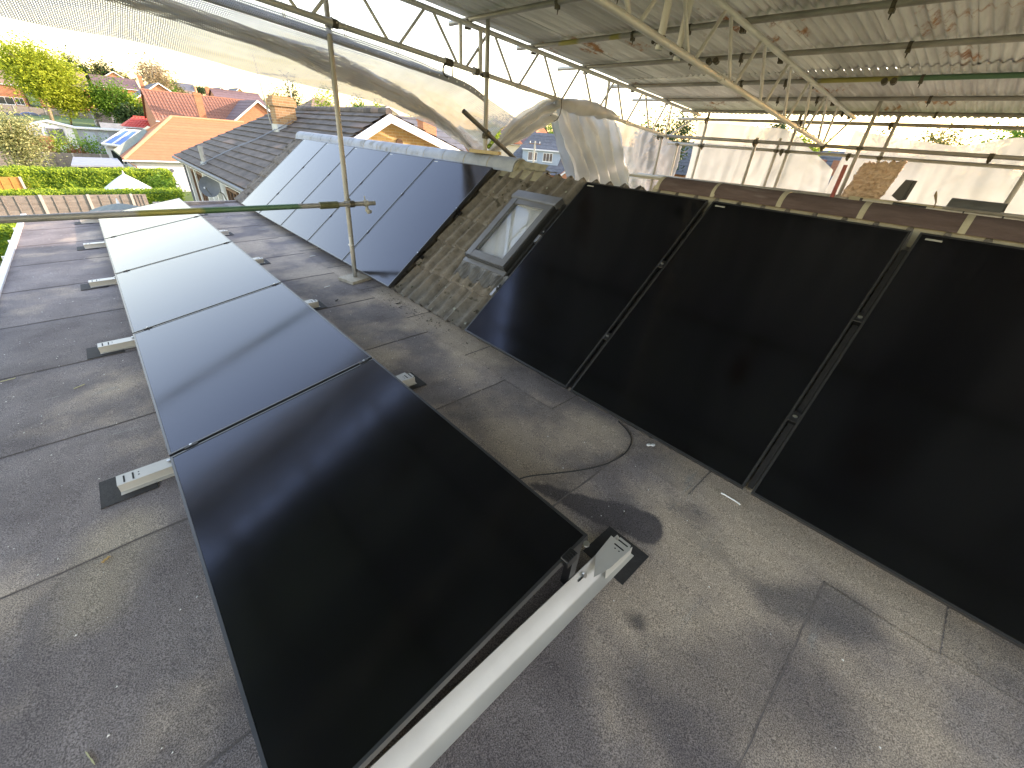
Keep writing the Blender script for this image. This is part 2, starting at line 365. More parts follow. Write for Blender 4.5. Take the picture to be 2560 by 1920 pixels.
netmat('netting', (0.62, 0.61, 0.62), 0.012, 0.40, 0.35)
netmat('netting_dense', (0.55, 0.53, 0.50), 0.012, 0.38, 0.35)
filmmat('net_band', (0.30, 0.30, 0.30), 0.2, 0.0)
filmmat('film', (0.36, 0.378, 0.37), 0.42, 0.10)
filmmat('film_gather', (0.74, 0.73, 0.70), 0.45, 0.06)
filmmat('film_clear', (0.24, 0.245, 0.25), 0.35, 0.14)
pm('insulation', (0.60, 0.42, 0.28), (0.86, 0.68, 0.52), scale=9, rough=1.0, bump=1.0, bscale=25, stretch=(1, 1, 3), bdist=0.03)
pm('black_plastic', (0.02, 0.021, 0.022), rough=0.4)
pm('dark_grey_plastic', (0.06, 0.065, 0.065), (0.09, 0.095, 0.095), scale=5, rough=0.5)
pm('white_plastic', (0.75, 0.75, 0.72), rough=0.5)
pm('cable', (0.015, 0.015, 0.015), rough=0.5)
pm('tube_dark', (0.06, 0.057, 0.05), (0.13, 0.125, 0.11), scale=9, rough=0.5, metal=0.3)
pm('dead_leaf', (0.35, 0.22, 0.07), (0.45, 0.3, 0.12), scale=30, rough=0.9)
pm('straw', (0.42, 0.40, 0.22), rough=0.9)
pm('fascia_white', (0.55, 0.56, 0.57), (0.62, 0.62, 0.61), scale=3, rough=0.5)
pm('wall_render', (0.55, 0.53, 0.48), (0.62, 0.6, 0.55), scale=3, rough=0.9)
# background
pm('grass', (0.045, 0.085, 0.012), (0.10, 0.15, 0.025), scale=0.5, rough=0.95, c3=(0.14, 0.11, 0.05), s3=0.12, lo3=0.55, hi3=0.65, world=True)
pm('dark_roof', (0.038, 0.031, 0.027), (0.125, 0.102, 0.086), scale=3.5, rough=0.85, bump=0.5, bscale=20, stretch=(1, 0.7, 1), c3=(0.16, 0.11, 0.085), s3=0.6, lo3=0.58, hi3=0.68, rnd=0.16)
pm('render_white', (0.52, 0.53, 0.55), (0.60, 0.60, 0.61), scale=2, rough=0.9)
pm('render_cream', (0.62, 0.56, 0.40), (0.70, 0.64, 0.48), scale=2, rough=0.9)
pm('paint_white', (0.66, 0.66, 0.64), rough=0.5)
pm('wood_brown', (0.13, 0.07, 0.04), (0.2, 0.11, 0.06), scale=8, rough=0.7)
pm('terracotta', (0.36, 0.135, 0.06), (0.42, 0.165, 0.075), scale=2.5, rough=0.85, c3=(0.38, 0.15, 0.07), s3=0.4, bump=0.2, bscale=12, rnd=0.06)
pm('terracotta_ridge', (0.46, 0.2, 0.10), (0.52, 0.25, 0.13), scale=4, rough=0.85)
pm('red_tile', (0.20, 0.085, 0.055), (0.32, 0.15, 0.09), scale=5, rough=0.85, rnd=0.15)
pm('bright_red_tile', (0.50, 0.05, 0.03), (0.60, 0.09, 0.05), scale=3, rough=0.6)
pm('purple_tile', (0.10, 0.065, 0.07), (0.17, 0.11, 0.11), scale=3, rough=0.8, rnd=0.12)
pm('blue_slate', (0.075, 0.08, 0.095), (0.13, 0.135, 0.15), scale=3, rough=0.75, rnd=0.12)
pm('brown_tile', (0.19, 0.13, 0.085), (0.28, 0.20, 0.14), scale=2, rough=0.85, rnd=0.1)
brickmat('brick_yellow', (0.52, 0.33, 0.11), (0.38, 0.21, 0.07), (0.50, 0.40, 0.24))
brickmat('brick_chimney', (0.34, 0.20, 0.085), (0.24, 0.13, 0.055), (0.34, 0.27, 0.17))
brickmat('brick_orange', (0.40, 0.15, 0.06), (0.32, 0.11, 0.045), (0.4, 0.28, 0.19))
pm('tilehung', (0.30, 0.145, 0.075), (0.38, 0.19, 0.10), scale=3, rough=0.85)
pm('dormer_blue', (0.26, 0.31, 0.37), (0.32, 0.37, 0.43), scale=2, rough=0.8)
pm('lead_flash', (0.30, 0.33, 0.35), (0.42, 0.45, 0.46), scale=4, rough=0.5, metal=0.3)
pm('fence_grey', (0.16, 0.135, 0.11), (0.27, 0.235, 0.195), scale=5, rough=0.9, stretch=(0.6, 1, 3), rnd=0.1)
pm('fence_post', (0.36, 0.33, 0.28), (0.46, 0.43, 0.37), scale=5, rough=0.9)
pm('fence_orange', (0.50, 0.20, 0.04), (0.60, 0.27, 0.06), scale=4, rough=0.8, rnd=0.1)
pm('fence_brown', (0.30, 0.12, 0.05), (0.38, 0.16, 0.07), scale=4, rough=0.8)
pm('canvas_white', (0.58, 0.59, 0.60), rough=0.8)
pm('canvas_grey', (0.17, 0.19, 0.17), rough=0.8)
pm('shed_grey', (0.20, 0.22, 0.25), (0.27, 0.29, 0.33), scale=3, rough=0.7)
pm('shed_dark', (0.07, 0.075, 0.085), (0.11, 0.115, 0.125), scale=3, rough=0.7)
pm('blue_glass', (0.05, 0.13, 0.36), (0.07, 0.17, 0.42), scale=1, rough=0.1)
pm('green_panel', (0.16, 0.20, 0.15), (0.22, 0.25, 0.19), scale=2, rough=0.5)
pm('car_navy', (0.02, 0.03, 0.055), rough=0.25, coat=1.0, metal=0.3)
pm('car_blue', (0.03, 0.07, 0.22), rough=0.25, coat=1.0, metal=0.3)
pm('tyre', (0.02, 0.02, 0.02), rough=0.9)
pm('bark', (0.20, 0.15, 0.09), (0.34, 0.27, 0.17), scale=6, rough=0.95)
pm('bark_pale', (0.42, 0.38, 0.30), (0.55, 0.5, 0.42), scale=6, rough=0.95)
pm('dish_grey', (0.09, 0.10, 0.11), (0.13, 0.14, 0.15), scale=6, rough=0.6)
pm('aerial', (0.30, 0.30, 0.30), rough=0.4, metal=0.8)
pm('concrete_pole', (0.32, 0.30, 0.25), (0.42, 0.4, 0.34), scale=6, rough=0.9)
pm('pot_clay', (0.40, 0.19, 0.10), (0.5, 0.26, 0.15), scale=5, rough=0.85)
leafmat('leaf_lime', (0.19, 0.25, 0.018), (0.40, 0.46, 0.035), 0.45)
leafmat('leaf_green', (0.04, 0.11, 0.012), (0.17, 0.30, 0.03))
leafmat('leaf_pale', (0.17, 0.19, 0.06), (0.42, 0.42, 0.18))
leafmat('leaf_hedge', (0.07, 0.14, 0.012), (0.34, 0.44, 0.03))
leafmat('leaf_dark', (0.018, 0.045, 0.016), (0.06, 0.10, 0.035))
leafmat('leaf_olive', (0.07, 0.08, 0.02), (0.19, 0.19, 0.06))
leafmat('leaf_twig', (0.22, 0.17, 0.09), (0.40, 0.33, 0.20))
leafmat('leaf_red', (0.16, 0.06, 0.03), (0.32, 0.14, 0.06))

# ------------------------------------------------------------------ mesh helpers
class MB:
    def __init__(s): s.v = []; s.f = []; s.uv = None
    def add(s, vs, fs):
        o = len(s.v); s.v += [Vector(v) for v in vs]; s.f += [tuple(i + o for i in f) for f in fs]; return s
    def box(s, x0, x1, y0, y1, z0, z1):
        return s.add([(x0, y0, z0), (x1, y0, z0), (x1, y1, z0), (x0, y1, z0), (x0, y0, z1), (x1, y0, z1), (x1, y1, z1), (x0, y1, z1)],
                     [(0, 3, 2, 1), (4, 5, 6, 7), (0, 1, 5, 4), (1, 2, 6, 5), (2, 3, 7, 6), (3, 0, 4, 7)])
    def bevbox(s, x0, x1, y0, y1, z0, z1, b):
        """box with chamfered vertical and top edges"""
        def ring(x0, x1, y0, y1, z, b):
            return [(x0 + b, y0, z), (x1 - b, y0, z), (x1, y0 + b, z), (x1, y1 - b, z), (x1 - b, y1, z), (x0 + b, y1, z), (x0, y1 - b, z), (x0, y0 + b, z)]
        vs = ring(x0, x1, y0, y1, z0, b) + ring(x0, x1, y0, y1, z1 - b, b) + ring(x0 + b, x1 - b, y0 + b, y1 - b, z1, b * 0.4)
        fs = [tuple(range(7, -1, -1)), tuple(range(16, 24))]
        for k in (0, 8):
            for i in range(8):
                j = (i + 1) % 8; fs.append((k + i, k + j, k + 8 + j, k + 8 + i))
        return s.add(vs, fs)
    def obox(s, c, ax, ay, az):
        """oriented box: centre and three half-extent vectors"""
        c, ax, ay, az = Vector(c), Vector(ax), Vector(ay), Vector(az)
        vs = [c + i * ax + j * ay + k * az for k in (-1, 1) for j in (-1, 1) for i in (-1, 1)]
        return s.add(vs, [(0, 2, 3, 1), (4, 5, 7, 6), (0, 1, 5, 4), (1, 3, 7, 5), (3, 2, 6, 7), (2, 0, 4, 6)])
    def bar(s, p0, p1, w, h, up=(0, 0, 1)):
        p0, p1, up = Vector(p0), Vector(p1), Vector(up); d = p1 - p0
        a = d.cross(up).normalized() * (w / 2); b = a.cross(d).normalized() * (h / 2)
        return s.obox((p0 + p1) / 2, d / 2, a, b)
    def tube(s, p0, p1, r, n=12, r1=None, hollow=False):
        p0, p1 = Vector(p0), Vector(p1); d = (p1 - p0).normalized(); r1 = r if r1 is None else r1
        a = d.orthogonal().normalized(); b = d.cross(a); vs = []; fs = []
        for P, q in ((p0, r), (p1, r1)):
            for i in range(n):
                t = 2 * math.pi * i / n; vs.append(P + a * math.cos(t) * q + b * math.sin(t) * q)
        for i in range(n): fs.append((i, (i + 1) % n, n + (i + 1) % n, n + i))
        if hollow:
            L = p1 - p0; e = min(0.12, L.length * 0.3)
            for P, q, sg in ((p0, r, 1), (p1, r1, -1)):
                o = len(vs)
                for k in range(2):
                    for i in range(n):
                        t = 2 * math.pi * i / n; vs.append(P + d * sg * e * k + (a * math.cos(t) + b * math.sin(t)) * q * 0.86)
                base = 0 if sg == 1 else n
                for i in range(n):
                    j = (i + 1) % n
                    fs.append((base + i, base + j, o + j, o + i)); fs.append((o + i, o + j, o + n + j, o + n + i))
                fs.append(tuple(o + n + i for i in range(n)))
        else:
            fs.append(tuple(range(n - 1, -1, -1))); fs.append(tuple(range(n, 2 * n)))
        return s.add(vs, fs)
    def path(s, pts, r, n=8):
        pts = [Vector(p) for p in pts]; vs = []; fs = []; a = None
        for k, P in enumerate(pts):
            d = (pts[min(k + 1, len(pts) - 1)] - pts[max(k - 1, 0)]).normalized()
            a = (d.orthogonal() if a is None else a - d * a.dot(d)).normalized(); b = d.cross(a)
            q = r[k] if isinstance(r, (list, tuple)) else r
            for i in range(n):
                t = 2 * math.pi * i / n; vs.append(P + (a * math.cos(t) + b * math.sin(t)) * q)
        for k in range(len(pts) - 1):
            for i in range(n):
                j = (i + 1) % n; fs.append((k * n + i, k * n + j, (k + 1) * n + j, (k + 1) * n + i))
        fs.append(tuple(range(n - 1, -1, -1))); fs.append(tuple(range((len(pts) - 1) * n, len(pts) * n)))
        return s.add(vs, fs)
    def prism(s, poly, vec):
        n = len(poly); poly = [Vector(p) for p in poly]; vec = Vector(vec)
        vs = poly + [p + vec for p in poly]
        return s.add(vs, [tuple(range(n - 1, -1, -1)), tuple(range(n, 2 * n))] + [(i, (i + 1) % n, n + (i + 1) % n, n + i) for i in range(n)])
    def slab(s, quad, t):
        """quad (3 or 4 corners) given thickness t downwards along its normal"""
        q = [Vector(p) for p in quad]; nrm = (q[1] - q[0]).cross(q[2] - q[0]).normalized()
        if nrm.z < 0: q.reverse(); nrm = -nrm
        return s.prism(q, -nrm * t)
    def grid(s, fn, nu, nv, uvs=None):
        o = len(s.v)
        for j in range(nv + 1):
            for i in range(nu + 1): s.v.append(Vector(fn(i / nu, j / nv)))
        for j in range(nv):
            for i in range(nu):
                a = o + j * (nu + 1) + i; s.f.append((a, a + 1, a + nu + 2, a + nu + 1))
        return s
    def mesh(s, name, origin=None, smooth=False, recalc=True):
        me = bpy.data.meshes.new(name); o = Vector(origin) if origin is not None else Vector()
        me.from_pydata([v - o for v in s.v], [], s.f)
        if recalc:
            bm = bmesh.new(); bm.from_mesh(me); bmesh.ops.recalc_face_normals(bm, faces=bm.faces); bm.to_mesh(me); bm.free()
        if smooth:
            me.polygons.foreach_set('use_smooth', [True] * len(me.polygons))
        return me

def tag(o, label=None, cat=None, group=None, kind=None):
    if label: o['label'] = label
    if cat: o['category'] = cat
    if group: o['group'] = group
    if kind: o['kind'] = kind
    return o
def link(name, me, mat, parent=None, loc=None, rot=None):
    if mat and not me.materials: me.materials.append(M[mat])
    o = bpy.data.objects.new(name, me); COL.objects.link(o)
    if parent: o.parent = parent
    if loc is not None: o.location = loc
    if rot is not None: o.rotation_euler = rot
    return o
def org(o):
    p = Vector(o.location)
    while o.parent: o = o.parent; p += Vector(o.location)
    return p
def part(name, mb, mat, parent, smooth=False, recalc=True, at=None):
    """mesh given in world coordinates, child of an unrotated parent"""
    po = org(parent); oo = Vector(at) if at is not None else po
    me = mb.mesh(name, oo, smooth, recalc)
    return link(name, me, mat, parent, oo - po)
def single(name, mb, mat, base, label, cat, group=None, smooth=False, recalc=True):
    o = link(name, mb.mesh(name, base, smooth, recalc), mat, None, base)
    return tag(o, label, cat, group)
def empty(name, loc, label, cat, group=None, rot=None):
    o = bpy.data.objects.new(name, None); o.empty_display_size = 0.1; COL.objects.link(o); o.location = loc
    if rot: o.rotation_euler = rot
    return tag(o, label, cat, group)
def structure(name, mb, mat, base=(0, 0, 0), **k):
    o = link(name, mb.mesh(name, base, **k), mat, None, base); o['kind'] = 'structure'; return o
def autosmooth(me, ang=40):
    me.polygons.foreach_set('use_smooth', [True] * len(me.polygons))
    bm = bmesh.new(); bm.from_mesh(me)
    for e in bm.edges:
        if len(e.link_faces) == 2 and e.calc_face_angle(0) > R(ang): e.smooth = False
    bm.to_mesh(me); bm.free()
def lerp(a, b, t): return a + (b - a) * t
def curve(pts, t):
    """Catmull-Rom through pts, t in 0..1"""
    n = len(pts) - 1; x = min(max(t * n, 0), n - 1e-6); i = int(x); f = x - i
    P = [Vector(pts[min(max(i + k, 0), n)]) for k in (-1, 0, 1, 2)]
    return 0.5 * ((2 * P[1]) + (P[2] - P[0]) * f + (2 * P[0] - 5 * P[1] + 4 * P[2] - P[3]) * f * f + (3 * P[1] - P[0] - 3 * P[2] + P[3]) * f ** 3)


# ------------------------------------------------------------------ ground
def gz(x, y):
    def sm(a, b, t):
        t = min(max((t - a) / (b - a), 0), 1); return t * t * (3 - 2 * t)
    left = -2.7 - 2.2 * sm(8, 30, y) + 3.4 * sm(56, 100, y) + 9.0 * sm(100, 260, y) + 10 * sm(260, 700, y)
    d = math.hypot(x, y)
    right = -2.9 + 1.0 * sm(60, 140, d) + 8 * sm(140, 500, d)
    k = sm(0.45, 0.9, math.atan2(x + 1, max(y, 0.01)) if y > 0 else 1.0)
    return lerp(left, right, k)
mb = MB()
xs = [-700, -300, -150, -80, -50, -30, -20, -12, -6, -3, 0, 3, 6, 10, 15, 20, 30, 45, 60, 80, 110, 150, 250, 450, 900]
ys = [-300, -100, -40, -15, -6, 0, 5, 9, 12, 15, 18, 22, 26, 30, 35, 40, 45, 50, 55, 60, 66, 72, 80, 90, 100, 115, 130, 150, 175, 200, 240, 300, 400, 700, 1200]
for y in ys:
    for x in xs: mb.v.append(Vector((x, y, gz(x, y))))
nx = len(xs)
for j in range(len(ys) - 1):
    for i in range(nx - 1): mb.f.append((j * nx + i, j * nx + i + 1, (j + 1) * nx + i + 1, (j + 1) * nx + i))
structure('ground', mb, 'grass', smooth=True)

# ------------------------------------------------------------------ flat roof: felt sheets lapped one over the other
FK = 0.036
def F(x): return FK * (x + 1.33)
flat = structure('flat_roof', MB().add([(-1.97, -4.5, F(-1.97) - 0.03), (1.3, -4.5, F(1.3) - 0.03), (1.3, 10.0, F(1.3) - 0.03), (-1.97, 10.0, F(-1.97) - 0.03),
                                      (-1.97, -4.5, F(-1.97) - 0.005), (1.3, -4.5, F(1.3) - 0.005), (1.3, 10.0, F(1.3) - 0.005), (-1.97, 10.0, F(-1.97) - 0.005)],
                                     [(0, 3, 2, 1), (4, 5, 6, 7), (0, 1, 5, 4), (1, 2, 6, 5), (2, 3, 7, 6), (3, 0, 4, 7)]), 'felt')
def felt_sheet(x0, x1, y0, y1, a, b, wob=0.0, mat='felt', name='felt_sheet'):
    """sheet whose near edge (y0) stands a above the deck and laps over its neighbour"""
    mb = MB(); n = 40
    def row(y, e, z, ph):
        return [Vector((lerp(x0, x1, i / n), y + wob * (noise.noise(Vector((i * 0.9, ph, 0))) if e else 0), F(lerp(x0, x1, i / n)) + z)) for i in range(n + 1)]
    r0 = row(y0, 1, a - 0.004, y0); r1 = row(y0, 1, a, y0); r2 = row(y1, 0, b, y1)
    mb.v = r0 + r1 + r2; m = n + 1
    for k in (0, m):
        for i in range(n): mb.f.append((k + i, k + i + 1, k + m + i + 1, k + m + i))
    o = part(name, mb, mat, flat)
    bl = MB(); ph = y0 * 7.3            # bitumen bled out along the lap
    a_ = [p + Vector((0, 0.002, 0.0006)) for p in r1]; b_ = [p + Vector((0, -0.004 - 0.007 * abs(noise.noise(Vector((k * 1.7, ph, 2)))), -0.0035)) for k, p in enumerate(r1)]
    bl.v = a_ + b_
    for k in range(n): bl.f.append((k, k + 1, m + k + 1, m + k))
    part('lap_bleed', bl, 'felt_stain', o)
    return o
sy = 2.43 - 1.035 * 6
while sy < 9.95:
    felt_sheet(-1.97, 0.86, sy, min(sy + 1.10, 10.0), 0.0055, 0.0012, 0.006); sy += 1.035
yy = [-4.4, -3.3, -2.15, -1.05, -0.05, 0.92, 1.87, 2.80, 3.75, 4.7, 5.65, 6.6, 7.5, 8.45, 9.4, 9.95]
for i in range(len(yy) - 1):
    felt_sheet(0.81 + 0.02 * random.random(), 1.12, yy[i], yy[i + 1] + 0.05, 0.0105, 0.0075, 0.003)
# white edge trim along the eave with clips
et = empty('roof_edge_trim', (-1.99, 0, -0.1), 'white plastic drip trim along the outer edge of the felt roof', 'trim')
part('trim', MB().box(-2.015, -1.955, -4.5, 10.0, -0.105, 0.002), 'fascia_white', et)
for y in [5.3, 6.15, 7.0, 7.9, 8.75, 9.6]:
    part('clip', MB().box(-2.035, -2.016, y - 0.02, y + 0.02, -0.06, 0.008), 'fascia_white', et)
felt_end = part('end_kerb', MB().box(-0.3, 1.5, 10.0, 10.12, -0.15, 0.12), 'felt', flat)

# ------------------------------------------------------------------ pitched roof
PIT = 0.6978
U = Vector((math.cos(PIT), 0, math.sin(PIT))); NN = Vector((-math.sin(PIT), 0, math.cos(PIT))); P0 = Vector((0.95, 0, 0.20))
def SL(s, y, off=0.0): return P0 + U * s + NN * off + Vector((0, y, 0))
RX, RZ = 2.55, 1.325
house = empty('tiled_roof', (2.55, 3.0, -2.7), 'pitched roof of weathered concrete tiles under the black solar panels', 'roof')
mb = MB()
for y0, y1 in ((-4.6, 10.3),):
    a = SL(-0.02, 0, -0.17); b = SL(1.93, 0, -0.17)
    mb.add([(a.x, y0, a.z - 0.08), (b.x, y0, b.z), (6.7, y0, -1.55), (6.7, y0, -1.8), (a.x, y0, -1.9),
            (a.x, y1, a.z - 0.08), (b.x, y1, b.z), (6.7, y1, -1.55), (6.7, y1, -1.8), (a.x, y1, -1.9)],
           [(4, 3, 2, 1, 0), (5, 6, 7, 8, 9), (0, 1, 6, 5), (1, 2, 7, 6), (2, 3, 8, 7), (3, 4, 9, 8), (4, 0, 5, 9)])
part('roof_deck', mb, 'tile', house)
part('wall', MB().box(-1.9, 6.3, -4.4, 10.2, -3.2, -0.12), 'wall_render', house)
def tile_mesh(seed):
    rnd = random.Random(seed)
    n = 20; W = 0.345; L = 0.405; mb = MB()
    def h(t):
        f = (t * 2) % 1.0
        r = max(0.0, 1 - abs(f - 0.5) / 0.27)
        return 0.056 * math.sin(r * math.pi / 2) ** 1.25 + 0.004 * math.cos((f - 0.5) * 6.28)
    rows = []
    for (l, dz) in ((0.0, 0.0), (0.0, 0.030), (0.012, 0.033), (L * 0.5, 0.016), (L, 0.0)):
        rows.append([(i / n * W, l + (rnd.uniform(-0.004, 0.004) if l < 0.03 else 0), h(i / n * (W / 0.33)) + dz) for i in range(n + 1)])
    # local: X along ridge, Y up slope, Z normal
    for r in rows: mb.v += [Vector(p) for p in r]
    m = n + 1
    for k in range(len(rows) - 1):
        for i in range(n): mb.f.append((k * m + i, k * m + i + 1, (k + 1) * m + i + 1, (k + 1) * m + i))
    me = mb.mesh('roof_tile', None, True, False); autosmooth(me, 50)
    me.materials.append(M['tile']); return me
TM = [tile_mesh(i) for i in range(4)]
RMAT = Matrix((( 0, U.x, NN.x), (-1, U.y, NN.y), (0, U.z, NN.z)))    # columns: X=-y, Y=upslope, Z=normal
REUL = RMAT.to_euler()
ty0 = 2.835
tile_sites = []
for k in range(5):
    s = 0.03 + 0.365 * k
    for j in range(-24, 22):
        y = ty0 - 0.33 * j          # upper y of the tile
        if y > 10.35 or y < -4.2: continue
        if k in (2, 3) and 2.2 < y <= 2.84: continue
        o = link('roof_tile', random.choice(TM), None, house, SL(s + random.uniform(-.006, .006), y, -0.157 + random.uniform(-.002, .002)) - org(house), REUL)
        o.rotation_euler.rotate_axis('Z', random.uniform(-.006, .006))
# opposite slope, first course only, beyond the open ridge
P2 = Matrix(((0, -U.x, -NN.x), (1, 0, 0), (0, U.z, NN.z)))
E2 = P2.to_euler()
for j in range(-3, 9):
    y = 3.3 - 0.33 * j - 0.33
    s = 1.49
    q = SL(s, y, -0.148); q = Vector((2 * RX - q.x + 0.02, q.y, q.z - 0.01))
    link('roof_tile', random.choice(TM), None, house, q - org(house), E2)
# moss and lichen clumps lying in the troughs of the open patch
def clump(mb, c, r, flat=0.45, n=7):
    c = Vector(c); vs = [c + NN * r * flat]; fs = []
    for ring, (q, hgt) in enumerate(((0.6, 0.75), (1.0, 0.0))):
        for i in range(n):
            a = 6.283 * i / n + ring * 0.4; k = random.uniform(0.75, 1.2)
            vs.append(c + (U * math.cos(a) + Vector((0, 1, 0)) * math.sin(a)) * r * q * k + NN * r * flat * hgt)
    for i in range(n):
        j = (i + 1) % n; fs.append((0, 1 + i, 1 + j)); fs.append((1 + i, 1 + n + i, 1 + n + j, 1 + j))
    mb.add(vs, fs)
mbm = MB(); mbl = MB()
for i in range(170):
    y = random.uniform(2.1, 3.42); s = random.choice([0.0, .365, .73, 1.095, 1.46]) + random.betavariate(1.0, 2.2) * 0.36
    if 2.15 < y < 2.86 and 0.55 < s < 1.62: continue
    ph = ((ty0 - y) / 0.165) % 1.0
    z = -0.141 if abs(ph - 0.5) > 0.27 else -0.096
    clump(mbm if random.random() < 0.6 else mbl, SL(s + 0.03, y, z), random.uniform(0.005, 0.016))
part('moss', mbm, 'moss', house, True); part('lichen', mbl, 'lichen', house, True)
house.children[-1]['kind'] = 'stuff'; house.children[-2]['kind'] = 'stuff'
mb = MB()
for i in range(260):      # dark grit and moss washed down to the foot of the tiles
    y = random.gauss(2.9, 0.45); x = 1.0 - abs(random.gauss(0, 0.07)) ; r = random.uniform(0.003, 0.011)
    mb.add([Vector((x + random.uniform(-r, r), y + random.uniform(-r, r), F(x) + 0.009 + random.uniform(0, r))) for _ in range(3)] + [Vector((x, y, F(x) + 0.009 + r))], [(0, 1, 2), (0, 1, 3), (1, 2, 3), (2, 0, 3)])
o = link('moss_debris', mb.mesh('moss_debris'), 'moss', None); tag(o, 'dark moss crumbs scattered on the felt below the bare tiles', 'debris', kind='stuff')

def halfround(y0, y1, r, n=14, skirt=0.05, thick=0.014, z=RZ, squash=1.0):
    mb = MB(); ring = []
    for i in range(n + 1):
        a = math.pi * i / n; ring.append((math.cos(a), math.sin(a)))
    out = [(RX + c * r, z + s_ * r * squash) for c, s_ in ring]; inn = [(RX + c * (r - thick), z + s_ * (r - thick) * squash) for c, s_ in ring]
    out = [(out[0][0] + skirt * .7, out[0][1] - skirt)] + out + [(out[-1][0] - skirt * .7, out[-1][1] - skirt)]
    inn = [(inn[0][0] + skirt * .7, inn[0][1] - skirt)] + inn + [(inn[-1][0] - skirt * .7, inn[-1][1] - skirt)]
    poly = out + inn[::-1]; m = len(out)
    mb.v = [Vector((x, y0, zz)) for x, zz in poly] + [Vector((x, y1, zz)) for x, zz in poly]; t = len(poly)
    for i in range(m - 1):
        mb.f += [(i, i + 1, t + i + 1, t + i), (m + i, m + i + 1, t + m + i + 1, t + m + i), (i, t - 1 - i, t - 2 - i, i + 1), (t + i, t + i + 1, 2 * t - 2 - i, 2 * t - 1 - i)]
    mb.f += [(0, t, 2 * t - 1, t - 1), (m - 1, m, t + m, t + m - 1)]
    me = mb.mesh('ridge_tile', (RX, y0, z)); autosmooth(me, 45); return me
def ridge_run(ys, r, mat, squash=1.0, z=RZ, skirt=0.05):
    for a, b in zip(ys[:-1], ys[1:]):
        o = link('ridge_tile', halfround(a + 0.008, b - 0.008, r, squash=squash, z=z, skirt=skirt), mat, house, Vector((RX, a + 0.008, z)) - org(house))
        o.rotation_euler = (random.uniform(-.006, .006), 0, random.uniform(-.006, .006))
        j = link('ridge_joint', halfround(b - 0.016, b + 0.016, r - 0.004 if mat == 'ridge_grey' else r + 0.002, squash=squash, thick=0.03, z=z, skirt=skirt), 'mortar', house, Vector((RX, b - 0.016, z)) - org(house))
ridge_run([3.2 + 0.455 * i for i in range(16)], 0.118, 'ridge_grey', skirt=0.02)
ridge_run([1.44 - 0.468 * i for i in range(13)][::-1], 0.112, 'ridge_brown', 0.80, z=1.347, skirt=0.004)
mb = MB()      # mortar bedding below the brown ridge tiles, tile rolls show through it
def bed(u, v):
    y = lerp(1.50, -4.2, u); s = lerp(1.765, 1.935, v) + 0.006 * noise.noise(Vector((y * 9, v, 0)))
    return SL(s, y, -0.108 - 0.012 * (1 - v) + 0.02 * max(0, v - .6) + 0.006 * noise.noise(Vector((y * 14, s * 20, 3))))
mb.grid(bed, 240, 4); part('mortar_bed', mb, 'mortar', house, True)
mb = MB()      # broken mortar where the grey ridge stops
mb.tube((RX, 3.17, RZ - 0.01), (RX, 3.215, RZ - 0.01), 0.113, 20)
mb.grid(lambda u, v: SL(lerp(1.78, 2.0, v), lerp(3.45, 2.78, u), -0.118 + 0.02 * v + (1 - u) * 0.02 * v + 0.012 * noise.noise(Vector((u * 9, v * 4, 1)))), 24, 6)
mb.grid(lambda u, v: Vector((lerp(2.46, 2.66, v), lerp(3.2, 2.72, u), 1.345 + 0.085 * (1 - u) ** 2 * math.sin(v * 3.14) + 0.012 * noise.noise(Vector((u * 12, v * 6, 4))))), 24, 8)
part('broken_mortar', mb, 'mortar_dark', house, True)

# ------------------------------------------------------------------ skylight
SK0, SK1, SY0, SY1 = 0.684, 1.56, 2.235, 2.815
sk = empty('skylight', SL(SK0, SY1, -0.11), 'grey framed roof window set in the bare tiles between the two solar arrays', 'roof window')
def sbox(mb, s0, s1, y0, y1, o0, o1):
    c = SL((s0 + s1) / 2, (y0 + y1) / 2, (o0 + o1) / 2)
    return mb.obox(c, U * ((s1 - s0) / 2), Vector((0, (y1 - y0) / 2, 0)), NN * ((o1 - o0) / 2))
mb = MB(); zb, zt = -0.16, -0.045
sbox(mb, SK0, SK1, SY1 - 0.045, SY1, zb, zt); sbox(mb, SK0, SK1, SY0, SY0 + 0.045, zb, zt)
sbox(mb, SK0, SK0 + 0.045, SY0 + 0.046, SY1 - 0.046, zb, zt - 0.004); part('frame', mb, 'sky_frame_dark', sk)
mb = MB(); sbox(mb, SK0 + 0.012, SK1 - 0.10, SY1 - 0.085, SY1 - 0.012, zt - 0.02, zt + 0.012); part('sash_rail', mb, 'sky_frame', sk)
mb = MB(); sbox(mb, SK0 + 0.012, SK1 - 0.10, SY0 + 0.012, SY0 + 0.085, zt - 0.02, zt + 0.012); part('sash_rail', mb, 'sky_frame', sk)
mb = MB(); sbox(mb, SK0 + 0.010, SK0 + 0.085, SY0 + 0.086, SY1 - 0.086, zt - 0.02, zt + 0.009); part('sash_rail', mb, 'sky_frame', sk)
mb = MB(); sbox(mb, SK1 - 0.16, SK1 - 0.10, SY0 + 0.086, SY1 - 0.086, zt - 0.02, zt + 0.007); part('sash_rail', mb, 'sky_frame', sk)
mb = MB(); mb.prism([SL(SK1 - 0.10, SY0 - 0.01, zt - 0.03), SL(SK1 - 0.10, SY0 - 0.01, zt + 0.016), SL(SK1 - 0.085, SY0 - 0.01, zt + 0.022), SL(SK1 + 0.01, SY0 - 0.01, zt + 0.004), SL(SK1 + 0.01, SY0 - 0.01, zt - 0.06)], (0, SY1 - SY0 + 0.02, 0))
part('top_hood', mb, 'sky_frame', sk)
mb = MB(); sbox(mb, SK0 + 0.087, SK1 - 0.162, SY0 + 0.087, SY1 - 0.087, zt - 0.018, zt - 0.012); part('pane', mb, 'pane_glass', sk)
